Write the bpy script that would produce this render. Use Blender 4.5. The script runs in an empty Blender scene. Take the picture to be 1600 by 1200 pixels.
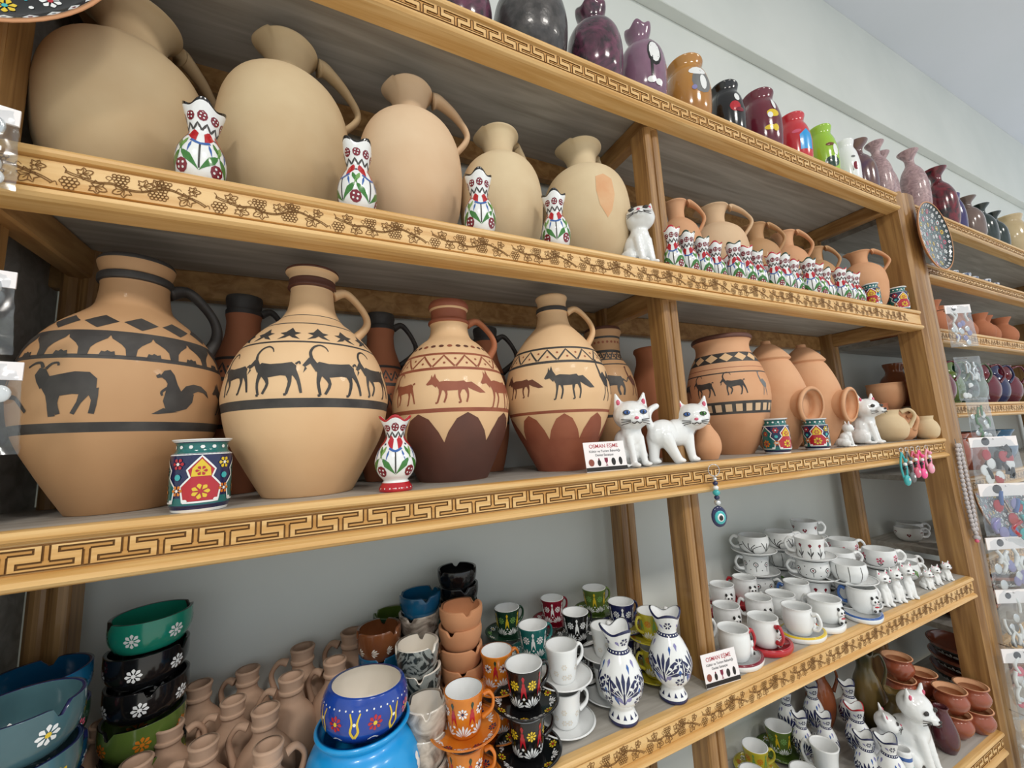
import bpy, bmesh, math, random
from mathutils import Vector, Matrix, noise
from mathutils.geometry import tessellate_polygon
PI = math.pi
rnd = random.Random(7)
scene = bpy.context.scene
COL = scene.collection

# ---------------------------------------------------------------- camera
cam_d = bpy.data.cameras.new('camera'); cam = bpy.data.objects.new('camera', cam_d); COL.objects.link(cam)
cam_d.sensor_width = 36; cam_d.lens = 14.09; cam_d.clip_start = .01; cam_d.clip_end = 60
RT = Vector((0.90593, -0.42032, -0.05120)); DN = Vector((0.01190, 0.14614, -0.98919)); FW = Vector((0.42326, 0.89553, 0.13740))
cm = Matrix.Identity(4)
for i in range(3):
    cm[i][0] = RT[i]; cm[i][1] = -DN[i]; cm[i][2] = -FW[i]
cm[0][3], cm[1][3], cm[2][3] = 0, -.55, 1.45
cam.matrix_world = cm
scene.camera = cam

# ---------------------------------------------------------------- world, lamps, exposure
w = bpy.data.worlds.new('overcast_sky'); scene.world = w; w.use_nodes = True
bg = w.node_tree.nodes['Background']; bg.inputs[0].default_value = (.90, .96, 1.0, 1); bg.inputs[1].default_value = .72
# ceiling lamps of the shop, outside the picture: their row of small warm reflections shows on the glazed pots
for nm, lx in (('ceiling_lamp_left_offscreen', -.9), ('ceiling_lamp_middle_offscreen', .9), ('ceiling_lamp_right_offscreen', 2.7)):
    ld = bpy.data.lights.new(nm, 'AREA'); ld.shape = 'SQUARE'; ld.size = .5; ld.energy = 29; ld.color = (1, .95, .88)
    lo = bpy.data.objects.new(nm, ld); COL.objects.link(lo); lo.location = (lx, -2.3, 3.40)
vs = scene.view_settings
vs.view_transform = 'Standard'; vs.look = 'None'; vs.gamma = 1; vs.exposure = .34; vs.use_curve_mapping = False

# ---------------------------------------------------------------- materials
def lin(h):
    h = h.lstrip('#'); c = [int(h[i:i+2], 16)/255 for i in (0, 2, 4)]
    return tuple(x/12.92 if x <= .04045 else ((x+.055)/1.055)**2.4 for x in c) + (1,)
MATS = {}
def mat(name, col, rough=.5, col2=None, scale=8, stretch=(1, 1, 1), detail=4, bump=0, bscale=None, coat=0, lo=.35, hi=.65, distort=0, metal=0, trans=0, alpha=1, coords='Object'):
    if name in MATS: return MATS[name]
    m = bpy.data.materials.new(name); m.use_nodes = True; MATS[name] = m
    nt = m.node_tree; N = nt.nodes; L = nt.links; b = N['Principled BSDF']
    b.inputs['Base Color'].default_value = lin(col); b.inputs['Roughness'].default_value = rough
    b.inputs['Metallic'].default_value = metal; b.inputs['Coat Weight'].default_value = coat; b.inputs['Coat Roughness'].default_value = .06
    b.inputs['Transmission Weight'].default_value = trans; b.inputs['Alpha'].default_value = alpha
    if col2 or bump:
        tc = N.new('ShaderNodeTexCoord'); mp = N.new('ShaderNodeMapping'); mp.inputs['Scale'].default_value = stretch
        L.new(tc.outputs[coords], mp.inputs[0])
        nz = N.new('ShaderNodeTexNoise'); nz.inputs['Scale'].default_value = scale; nz.inputs['Detail'].default_value = detail; nz.inputs['Distortion'].default_value = distort
        L.new(mp.outputs[0], nz.inputs['Vector'])
        if col2:
            cr = N.new('ShaderNodeValToRGB'); cr.color_ramp.elements[0].position = lo; cr.color_ramp.elements[1].position = hi
            cr.color_ramp.elements[0].color = lin(col); cr.color_ramp.elements[1].color = lin(col2)
            L.new(nz.outputs['Fac'], cr.inputs[0]); L.new(cr.outputs[0], b.inputs['Base Color'])
        if bump:
            n2 = N.new('ShaderNodeTexNoise'); n2.inputs['Scale'].default_value = bscale or scale*4; n2.inputs['Detail'].default_value = 5
            L.new(mp.outputs[0], n2.inputs['Vector'])
            bp = N.new('ShaderNodeBump'); bp.inputs['Strength'].default_value = bump; bp.inputs['Distance'].default_value = .002
            L.new(n2.outputs['Fac'], bp.inputs['Height']); L.new(bp.outputs[0], b.inputs['Normal'])
    return m
def glaze(name, col, col2=None, **k):
    k.setdefault('rough', .16); k.setdefault('coat', .35); return mat(name, col, col2=col2, **k)
W_FASC = mat('pine_varnished', '#e4bd80', .42, '#cd9c58', scale=3, stretch=(1.2, 26, 26), detail=6, distort=.8, coat=.15, bump=.08)
W_POST = mat('pine_post', '#ad8450', .42, '#835d34', scale=3, stretch=(24, 24, 1.1), detail=6, distort=.8, coat=.2, bump=.1)
W_KEY = mat('pine_stained', '#cf9c58', .5, '#b9843f', scale=3, stretch=(1.2, 26, 26), detail=6, distort=.8)
W_BEAM = mat('pine_beam', '#b58c58', .5, '#906638', scale=3, stretch=(14, 3, 20), detail=6, distort=.6)
GROOVE = mat('burnt_groove', '#7a5428', .8)
BOARD = mat('laminate_board', '#b9b5ae', .5, '#9c968d', scale=2.5, stretch=(1, 14, 14), detail=7, distort=1.2)
WALL = mat('wall_plaster', '#e0e3de', .9, '#d9ddd8', scale=3, bump=.05)
CEIL = mat('ceiling_paint', '#e3e6ee', .9, '#dfe3ea', scale=1.5)
FLOOR = mat('floor_tile', '#dad6ce', .4, '#d0cbc2', scale=4)
CLAY_B = mat('clay_beige', '#dcc8a4', .85, '#c8ac86', scale=5, detail=5, bump=.12, bscale=60)
CLAY_B2 = mat('clay_beige_warm', '#e0c5a4', .85, '#d0aa84', scale=4, detail=5, bump=.12, bscale=60)
CLAY_B3 = mat('clay_olive', '#cfb994', .85, '#b99a72', scale=4, detail=5, bump=.12, bscale=60)
BLUSH = mat('clay_blush', '#d7a277', .85, '#dcb288', scale=30)
CLAY_O = mat('clay_orange', '#e6c398', .7, '#d9ae80', scale=4, detail=5, bump=.1, bscale=70, coat=.08)
CLAY_BR = mat('clay_brown', '#c39a70', .7, '#b1845a', scale=4, detail=5, bump=.1, bscale=70, coat=.05)
TERRA = mat('terracotta', '#dba982', .8, '#c99066', scale=6, bump=.1, bscale=60)
TERRA2 = mat('terracotta_red', '#b3714e', .8, '#a06040', scale=6, bump=.1, bscale=60)
MINI = mat('clay_mini', '#bb9c85', .85, '#a6846c', scale=14, bump=.1, bscale=90)
P_BLACK = mat('slip_black', '#33302f', .6, '#4a4744', scale=30)
P_RED = mat('slip_red', '#8c4a34', .6, '#9c5a40', scale=20)
P_BROWN = mat('slip_brown', '#6a3f30', .55, '#53332a', scale=8)
WHITE = glaze('glaze_white', '#eef0f0')
WHITE_W = glaze('glaze_white_warm', '#e4dccf')
NAVY = glaze('glaze_navy', '#1d2350'); BLUE = glaze('paint_blue', '#3a63a8'); LILAC = glaze('paint_lilac', '#8a87b8')
RED = glaze('paint_red', '#b5202c'); DRED = glaze('paint_dark_red', '#7d1428'); GREEN = glaze('paint_green', '#3c7a34'); LGREEN = glaze('paint_light_green', '#78a55a')
BLACK = glaze('glaze_black', '#141416'); TEAL = glaze('glaze_teal', '#1d6a68'); YELLOW = glaze('paint_yellow', '#e2c22e'); ORANGE = glaze('glaze_orange', '#dc8428', '#c86a1c', scale=20)
DGREEN = glaze('glaze_dark_green', '#20402e'); OLIVE = glaze('glaze_olive', '#5d7434', '#4c6228', scale=10); PINK = glaze('paint_pink', '#d8607c'); TURQ = glaze('paint_turquoise', '#3fb0b4')
BRIGHTB = mat('paint_bright_blue', '#129adf', .3, coat=.3); CBLUE = glaze('glaze_cobalt', '#1f48a8', '#183a90', scale=20); AEGEAN = glaze('glaze_aegean', '#155c82', '#0f4a70', scale=10)
GREY = mat('paint_grey', '#6d6f70', .5)
METAL = mat('steel', '#c8c8cc', .25, metal=1)

# ---------------------------------------------------------------- mesh tools
class MB:
    def __init__(s): s.v = []; s.f = []; s.m = []; s.sm = []; s.mats = []
    def mi(s, m):
        if m not in s.mats: s.mats.append(m)
        return s.mats.index(m)
    def face(s, idx, m, smooth=True): s.f.append(idx); s.m.append(s.mi(m)); s.sm.append(smooth)
    def box(s, a, b, m):
        x0, y0, z0 = a; x1, y1, z1 = b; n = len(s.v)
        s.v += [(x0,y0,z0),(x1,y0,z0),(x1,y1,z0),(x0,y1,z0),(x0,y0,z1),(x1,y0,z1),(x1,y1,z1),(x0,y1,z1)]
        for q in ((0,3,2,1),(4,5,6,7),(0,1,5,4),(1,2,6,5),(2,3,7,6),(3,0,4,7)): s.face([n+i for i in q], m, False)
    def bevbox(s, a, b, m, c=.003, axis=2):
        # box with its long edges chamfered, extruded along axis
        o = [i for i in range(3) if i != axis]
        p0, p1, q0, q1 = a[o[0]], b[o[0]], a[o[1]], b[o[1]]
        sec = [(p0+c,q0),(p1-c,q0),(p1,q0+c),(p1,q1-c),(p1-c,q1),(p0+c,q1),(p0,q1-c),(p0,q0+c)]
        s.extrude(sec, a[axis], b[axis], axis, m)
    def extrude(s, sec, t0, t1, axis, m, smooth=False):
        o = [i for i in range(3) if i != axis]; n = len(s.v); k = len(sec)
        for t in (t0, t1):
            for p in sec:
                c = [0, 0, 0]; c[axis] = t; c[o[0]] = p[0]; c[o[1]] = p[1]; s.v.append(tuple(c))
        for i in range(k): s.face([n+i, n+(i+1) % k, n+k+(i+1) % k, n+k+i], m, smooth)
        s.face([n+i for i in range(k)][::-1], m, False); s.face([n+k+i for i in range(k)], m, False)
    def ell(s, c, r, m, seg=12, rings=8, R=None):
        n = len(s.v)
        for j in range(rings+1):
            a = PI*j/rings
            for i in range(seg):
                t = 2*PI*i/seg
                p = Vector((r[0]*math.sin(a)*math.cos(t), r[1]*math.sin(a)*math.sin(t), r[2]*math.cos(a)))
                if R: p = R @ p
                s.v.append((c[0]+p.x, c[1]+p.y, c[2]+p.z))
        for j in range(rings):
            for i in range(seg):
                s.face([n+j*seg+i, n+(j+1)*seg+i, n+(j+1)*seg+(i+1) % seg, n+j*seg+(i+1) % seg], m)
    def tube(s, pts, rad, m, seg=8, flat=1., closed=False, up=None):
        P = [Vector(p) for p in pts]; k = len(P)
        if not isinstance(rad, (list, tuple)): rad = [rad]*k
        n = len(s.v); ref = Vector(up) if up else None
        for i in range(k):
            if closed: t = P[(i+1) % k]-P[i-1]
            else: t = P[min(i+1, k-1)]-P[max(i-1, 0)]
            t.normalize()
            if ref is None:
                ref = Vector((0, 1, 0)) if abs(t.y) < .9 else Vector((1, 0, 0))
            u = ref-t*ref.dot(t)
            if u.length < 1e-6: u = t.orthogonal()
            u.normalize(); ref = u; q = t.cross(u)
            for j in range(seg):
                a = 2*PI*j/seg; p = P[i]+u*(rad[i]*math.cos(a))+q*(rad[i]*flat*math.sin(a)); s.v.append(tuple(p))
        for i in range(k if closed else k-1):
            i2 = (i+1) % k
            for j in range(seg): s.face([n+i*seg+j, n+i*seg+(j+1) % seg, n+i2*seg+(j+1) % seg, n+i2*seg+j], m)
        if not closed:
            s.face([n+j for j in range(seg)][::-1], m); s.face([n+(k-1)*seg+j for j in range(seg)], m)
    def lathe(s, L, seg, mfun):
        n = len(s.v); K = len(L.p)
        for (r, z) in L.p:
            for i in range(seg):
                th = 2*PI*i/seg; s.v.append(L.raw(th, r, z))
        for k in range(K-1):
            m = mfun(k, (L.p[k][1]+L.p[k+1][1])/2)
            for i in range(seg):
                j = (i+1) % seg
                s.face([n+k*seg+i, n+k*seg+j, n+(k+1)*seg+j, n+(k+1)*seg+i], m)
    def build(s, name, parent=None, link=True):
        me = bpy.data.meshes.new(name); me.from_pydata(s.v, [], s.f)
        for m in s.mats: me.materials.append(m)
        me.polygons.foreach_set('material_index', s.m); me.polygons.foreach_set('use_smooth', s.sm)
        me.update()
        o = bpy.data.objects.new(name, me); COL.objects.link(o)
        if parent: o.parent = parent
        return o
def cr(pts, n=6):
    # Catmull-Rom through points of any dimension
    P = [tuple(p) for p in pts]; out = []
    for i in range(len(P)-1):
        a, b, c, d = P[max(i-1, 0)], P[i], P[i+1], P[min(i+2, len(P)-1)]
        for k in range(n):
            t = k/n
            out.append(tuple(.5*(2*b[q]+(c[q]-a[q])*t+(2*a[q]-5*b[q]+4*c[q]-d[q])*t*t+(3*b[q]-a[q]-3*c[q]+d[q])*t**3) for q in range(len(b))))
    out.append(P[-1]); return out
class Lathe:
    # outer profile (r,z) bottom to rim, optional wall thickness th and floor height fl; deform(th,r,z)->(r,z)
    def __init__(s, prof, th=None, fl=.004, bands=(), deform=None, n=5, sharp=False):
        o = list(prof) if sharp else cr(prof, n)
        o = [(max(r, 0), z) for r, z in o]
        for b in bands:
            for zb in b[:2]:
                for i in range(len(o)-1):
                    (r0, z0), (r1, z1) = o[i], o[i+1]
                    if z0 < zb-1e-5 and z1 > zb+1e-5:
                        t = (zb-z0)/(z1-z0); o.insert(i+1, (r0+(r1-r0)*t, zb)); break
        s.nout = len(o); s.outer = o; s.bands = bands; s.deform = deform
        p = [(0, o[0][1])]+o; s.k_in = len(p)-1
        if th:
            zt = o[-1][1]
            inn = [(max(r-th, .0008), z) for r, z in o[::-1] if z > fl]
            inn[0] = (max(o[-1][0]-th, .001), zt-.0003); p = p+inn+[(0, fl)]
        else: p = p+[(0, o[-1][1])]
        s.p = p
        s.t = [0]
        for i in range(1, len(p)): s.t.append(s.t[-1]+math.hypot(p[i][0]-p[i-1][0], p[i][1]-p[i-1][1]))
    def raw(s, th, r, z):
        if s.deform: r, z = s.deform(th, r, z)
        return (r*math.sin(th), -r*math.cos(th), z)
    def at(s, t):
        t = min(max(t, 0), s.t[-1]); lo, hi = 0, len(s.t)-1
        while hi-lo > 1:
            m = (lo+hi)//2
            if s.t[m] <= t: lo = m
            else: hi = m
        d = s.t[hi]-s.t[lo]; f = (t-s.t[lo])/d if d > 1e-9 else 0
        a, b = s.p[lo], s.p[hi]; dr, dz = b[0]-a[0], b[1]-a[1]; l = math.hypot(dr, dz) or 1
        return a[0]+dr*f, a[1]+dz*f, dz/l, -dr/l
    def pt(s, th, t, off=.0004):
        r, z, nr, nz = s.at(t); r2, z2 = (s.deform(th, r, z) if s.deform else (r, z))
        r2 += nr*off; z2 += nz*off
        return (r2*math.sin(th), -r2*math.cos(th), z2)
    def tz(s, z):
        for i in range(1, s.nout):
            if s.p[i][1] <= z <= s.p[i+1][1]:
                d = s.p[i+1][1]-s.p[i][1]; f = (z-s.p[i][1])/d if d > 1e-9 else 0
                return s.t[i]+(s.t[i+1]-s.t[i])*f
        return s.t[s.nout]
    def tr_in(s, r):
        for i in range(s.nout+1, len(s.p)-1):
            if s.p[i][0] >= r >= s.p[i+1][0]:
                d = s.p[i][0]-s.p[i+1][0]; f = (s.p[i][0]-r)/d if d > 1e-9 else 0
                return s.t[i]+(s.t[i+1]-s.t[i])*f
        return s.t[-2]
class Dec:
    # paints flat motifs onto a lathe surface; motif coordinates in metres around (theta, t)
    def __init__(s, mb, L, off=.0004, maxlen=.012): s.mb = mb; s.L = L; s.off = off; s.ml = min(maxlen, .28*max(p[0] for p in L.outer))
    def mp(s, th0, t0, x, y):
        r = max(s.L.at(t0)[0], .004); return s.L.pt(th0+x/r, t0+y, s.off)
    def poly(s, th, t, pts, m, fan=False):
        pts = [tuple(p) for p in pts]
        xs = [p[0] for p in pts]; ys = [p[1] for p in pts]
        big = max(max(xs)-min(xs), max(ys)-min(ys)) > s.ml*1.3
        if not big:
            n = len(s.mb.v); k = len(pts)
            cx, cy = sum(xs)/k, sum(ys)/k
            s.mb.v += [s.mp(th, t, *p) for p in pts]
            if fan:
                s.mb.v.append(s.mp(th, t, cx, cy))
                for i in range(k): s.mb.face([n+i, n+(i+1) % k, n+k], m)
            elif k <= 4: s.mb.face([n+i for i in range(k)], m)
            else:
                tri = tessellate_polygon([[Vector((p[0], p[1], 0)) for p in pts]])
                for a in tri: s.mb.face([n+i for i in a], m)
            return
        bm = bmesh.new(); vv = [bm.verts.new((p[0], p[1], 0)) for p in pts]
        for a in tessellate_polygon([[Vector((p[0], p[1], 0)) for p in pts]]):
            try: bm.faces.new([vv[i] for i in a])
            except ValueError: pass
        for _ in range(6):
            e = [e for e in bm.edges if e.calc_length() > s.ml]
            if not e: break
            bmesh.ops.subdivide_edges(bm, edges=e, cuts=1)
            bmesh.ops.triangulate(bm, faces=[f for f in bm.faces if len(f.verts) > 3])
        n = len(s.mb.v); bm.verts.index_update()
        for v in bm.verts: s.mb.v.append(s.mp(th, t, v.co.x, v.co.y))
        for f in bm.faces: s.mb.face([n+v.index for v in f.verts], m)
        bm.free()
    def stroke(s, th, t, path, wd, m, n=0):
        P = cr(path, n) if n else list(path); Q = [P[0]]
        for a, b in zip(P, P[1:]):
            kk = int(math.hypot(b[0]-a[0], b[1]-a[1])/(s.ml*.6))+1
            Q += [(a[0]+(b[0]-a[0])*i/kk, a[1]+(b[1]-a[1])*i/kk) for i in range(1, kk+1)]
        P = Q; k = len(P)
        if not isinstance(wd, (list, tuple)): wd = [wd]*k
        else: wd = [wd[min(int(i/(k-1)*(len(wd)-1)), len(wd)-2)]*(1-(i/(k-1)*(len(wd)-1) % 1 if i < k-1 else 1))+wd[min(int(i/(k-1)*(len(wd)-1)), len(wd)-2)+1]*(i/(k-1)*(len(wd)-1) % 1 if i < k-1 else 1) for i in range(k)]
        b = len(s.mb.v)
        for i in range(k):
            dx = P[min(i+1, k-1)][0]-P[max(i-1, 0)][0]; dy = P[min(i+1, k-1)][1]-P[max(i-1, 0)][1]; l = math.hypot(dx, dy) or 1
            ox, oy = -dy/l*wd[i]/2, dx/l*wd[i]/2
            s.mb.v += [s.mp(th, t, P[i][0]+ox, P[i][1]+oy), s.mp(th, t, P[i][0]-ox, P[i][1]-oy)]
        for i in range(k-1): s.mb.face([b+2*i, b+2*i+1, b+2*i+3, b+2*i+2], m)
    def disc(s, th, t, R, m, n=8, cx=0, cy=0, sy=1):
        s.poly(th, t, [(cx+R*math.cos(2*PI*i/n), cy+R*sy*math.sin(2*PI*i/n)) for i in range(n)], m, True)
    def petal(s, th, t, ang, r0, r1, wd, m, cx=0, cy=0):
        c, q = math.cos(ang), math.sin(ang); mid = (r0+r1)/2+.15*(r1-r0)
        pts = [(r0, 0), (mid, -wd/2), (r1-.1*(r1-r0), -wd/4), (r1, 0), (r1-.1*(r1-r0), wd/4), (mid, wd/2)]
        s.poly(th, t, [(cx+a*c-b*q, cy+a*q+b*c) for a, b in pts], m, True)
    def flower(s, th, t, R, n, mp, mc, cx=0, cy=0, rot=0):
        o = s.off
        for i in range(n): s.petal(th, t, rot+2*PI*i/n, R*.25, R, R*1.5*PI/n*.8, mp, cx, cy)
        s.off = o+.0002; s.disc(th, t, R*.28, mc, 7, cx, cy); s.off = o
    def fan(s, th, t, R, n, m, spread=2.2, base=PI/2, cx=0, cy=0):
        for i in range(n): s.petal(th, t, base-spread/2+spread*i/(n-1), R*.15, R*(1-.25*abs(2*i/(n-1)-1)), R*min(.26, .5*spread/(n-1)), m, cx, cy)
    def dots(s, t, n, R, m, th0=0):
        for i in range(n): s.disc(th0+2*PI*i/n, t, R, m, 6)
    def zig(s, t0, t1, n, wd, m, th0=0):
        r = s.L.at((t0+t1)/2)[0]; st = 2*PI*r/n
        for i in range(n): s.stroke(th0+2*PI*i/n, t0, [(0, 0), (st/2, t1-t0), (st, 0)], wd, m)
    def ring(s, t, wd, m, n=48, wave=0, k=12):
        b = len(s.mb.v)
        for i in range(n):
            th = 2*PI*i/n; a = wave*math.sin(k*th)
            s.mb.v += [s.L.pt(th, t-wd/2+a, s.off), s.L.pt(th, t+wd/2+a, s.off)]
        for i in range(n):
            j = (i+1) % n; s.mb.face([b+2*i, b+2*j, b+2*j+1, b+2*i+1], m)
# ---------------------------------------------------------------- things
def tag(o, label, cat, group=None):
    o['label'] = label; o['category'] = cat
    if group: o['group'] = group
    return o
def empty(name, x=0, y=0, z=0, rz=0, label=None, cat=None, group=None):
    o = bpy.data.objects.new(name, None); COL.objects.link(o); o.empty_display_size = .02
    o.location = (x, y, z); o.rotation_euler = (0, 0, rz)
    if label: tag(o, label, cat, group)
    return o
def struct(name, mb): o = mb.build(name); o['kind'] = 'structure'; return o
def face(x, y): return math.atan2(-x, y+.55)     # turn a thing's front towards where a visitor stands
def dup(o, x, y, z, rz=0, sc=1, label=None, group=None, cat=None):
    c = o.copy(); COL.objects.link(c); c.location = (x, y, z); c.rotation_euler = (0, 0, rz); c.scale = (sc, sc, sc)
    if label: c['label'] = label
    if group: c['group'] = group
    if cat: c['category'] = cat
    for ch in o.children:
        k = ch.copy(); COL.objects.link(k); k.parent = c
        for g in ch.children:
            d = g.copy(); COL.objects.link(d); d.parent = k
    return c
def scaled(prof, r, h): return [(a*r, b*h) for a, b in prof]
def vessel(name, label, cat, x, y, z, prof, m, th=.004, fl=.006, bands=(), inner=None, rimm=None, decor=None, handle=None, rz=None, group=None, deform=None, seg=40, n=5, hname='handle', off=.0004):
    """open turned pot; handle = list of dicts(path[(x,z)], r, flat, ang, m)"""
    L = Lathe(prof, th, fl, bands, deform, n); mb = MB(); ztop = prof[-1][1]
    def mf(k, zz):
        if k >= L.k_in+1: return inner or m
        if k == L.k_in: return rimm or inner or m
        for b in bands:
            if b[0] <= zz <= b[1]: return b[2]
        return m
    mb.lathe(L, seg, mf)
    if decor: decor(Dec(mb, L, off), L)
    rz = face(x, y) if rz is None else rz
    if handle:
        root = empty(name, x, y, z, rz, label, cat, group); mb.build('body', root)
        for h in handle:
            hb = MB(); p = cr([(a, 0, b) for a, b in h['path']], 6); k = len(p)
            r = h['r']; rr = [r*(1.25-.5*math.sin(PI*i/(k-1))) for i in range(k)] if not isinstance(r, list) else r
            hb.tube(p, rr, h.get('m', m), 10, h.get('flat', 1.5), up=(0, 1, 0) if False else None)
            ho = hb.build(hname, root); ho.rotation_euler = (0, 0, h.get('ang', 0))
        return root
    o = mb.build(name); o.location = (x, y, z); o.rotation_euler = (0, 0, rz)
    return tag(o, label, cat, group)

# ================================================================ the room
YW, ZC = .30, 3.43
b = MB(); b.box((-2.3, -4.6, -.05), (5.2, YW, 0), FLOOR); struct('floor', b)
b = MB(); b.box((-2.3, -4.6, ZC), (5.2, YW+.1, ZC+.1), CEIL); struct('ceiling', b)
b = MB(); b.box((-2.4, YW, -.05), (5.2, YW+.1, ZC), WALL); struct('wall_back', b)
b = MB(); b.box((-2.4, -4.6, -.05), (-2.3, YW, ZC), WALL); struct('wall_left', b)
b = MB(); b.bevbox((-2.3, YW-.037, 2.895), (5.2, YW, ZC), WALL, .002, 0); struct('trim_1', b)

# ================================================================ carved front boards
def meander(x0, x1, z0, z1, per, y, wood, groove, name, parent):
    """interlocking key pattern: T shapes outlined by sunk grooves, as one relief"""
    H = z1-z0; g = per*.022+.0004; rects = []; fields = []; dark = W_KEY if wood is W_FASC else wood
    def R(a, bb, c, d): rects.append((min(a, bb), max(a, bb), min(c, d), max(c, d)))
    n = int(round((x1-x0)/per)); per = (x1-x0)/n
    R(x0, x1, z0+H*.0, z0+g); R(x0, x1, z1-g, z1)
    cw, sw = per*.36, per*.045      # half crossbar, half stem
    for i in range(-1, 2*n+2):
        c = x0+per*(i*.5+.25); up = i % 2 == 0
        zz = lambda f: z0+H*f if up else z1-H*f
        zt, zu = zz(.80), zz(.63)
        s = 1 if up else -1
        R(c-cw, c+cw, zt, zt+g*s); R(c-cw, c-cw+g, zu, zt); R(c+cw-g, c+cw, zu, zt)
        R(c-cw, c-sw, zu, zu+g*s); R(c+sw, c+cw, zu, zu+g*s)
        R(c-sw-g/2, c-sw+g/2, zz(0), zu); R(c+sw-g/2, c+sw+g/2, zz(0), zu)
        F = lambda a, bb, c, d: fields.append((max(x0, min(a, bb)), min(x1, max(a, bb)), min(c, d), max(c, d)))
        F(c-cw+g, c+cw-g, zu, zt); F(c-sw, c+sw, zz(0), zu+g*s)
    rects = [(max(a, x0), min(bb, x1), max(c, z0), min(d, z1)) for a, bb, c, d in rects if bb > x0 and a < x1]
    uniq = lambda q: [v for i, v in enumerate(sorted(q)) if i == 0 or v-sorted(q)[i-1] > 1e-6]
    def uq(q):
        q = sorted(q); o = [q[0]]
        for v in q[1:]:
            if v-o[-1] > 1e-5: o.append(v)
        return o
    xs = uq([x0, x1]+[v for r in rects+fields for v in r[:2] if x0 <= v <= x1]); zs = uq([z0, z1]+[v for r in rects+fields for v in r[2:] if z0 <= v <= z1])
    import bisect
    nx, nz = len(xs)-1, len(zs)-1
    G = [[0]*nz for _ in range(nx)]
    for n_, (a, bb, c, d) in enumerate(fields+rects):
        if bb <= a: continue
        i0 = bisect.bisect_left(xs, a-5e-6); i1 = bisect.bisect_left(xs, bb-5e-6)
        j0 = bisect.bisect_left(zs, c-5e-6); j1 = bisect.bisect_left(zs, d-5e-6)
        for i in range(i0, i1):
            for j in range(j0, j1): G[i][j] = 2 if n_ < len(fields) else 1
    mb = MB(); dp = .0016
    def quad(p, m): k = len(mb.v); mb.v += p; mb.face([k, k+1, k+2, k+3], m, False)
    for i in range(nx):
        j = 0
        while j < nz:
            j2 = j
            while j2+1 < nz and G[i][j2+1] == G[i][j]: j2 += 1
            yy = y+(0, dp, .0007)[G[i][j]]; m = (wood, groove, dark)[G[i][j]]
            quad([(xs[i], yy, zs[j]), (xs[i+1], yy, zs[j]), (xs[i+1], yy, zs[j2+1]), (xs[i], yy, zs[j2+1])], m)
            if j2+1 < nz: quad([(xs[i], y, zs[j2+1]), (xs[i+1], y, zs[j2+1]), (xs[i+1], y+dp, zs[j2+1]), (xs[i], y+dp, zs[j2+1])], groove)
            j = j2+1
        if i+1 < nx:
            for j in range(nz):
                if G[i][j] != G[i+1][j]: quad([(xs[i+1], y, zs[j]), (xs[i+1], y+dp, zs[j]), (xs[i+1], y+dp, zs[j+1]), (xs[i+1], y, zs[j+1])], groove)
    return mb.build(name, parent)
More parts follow.
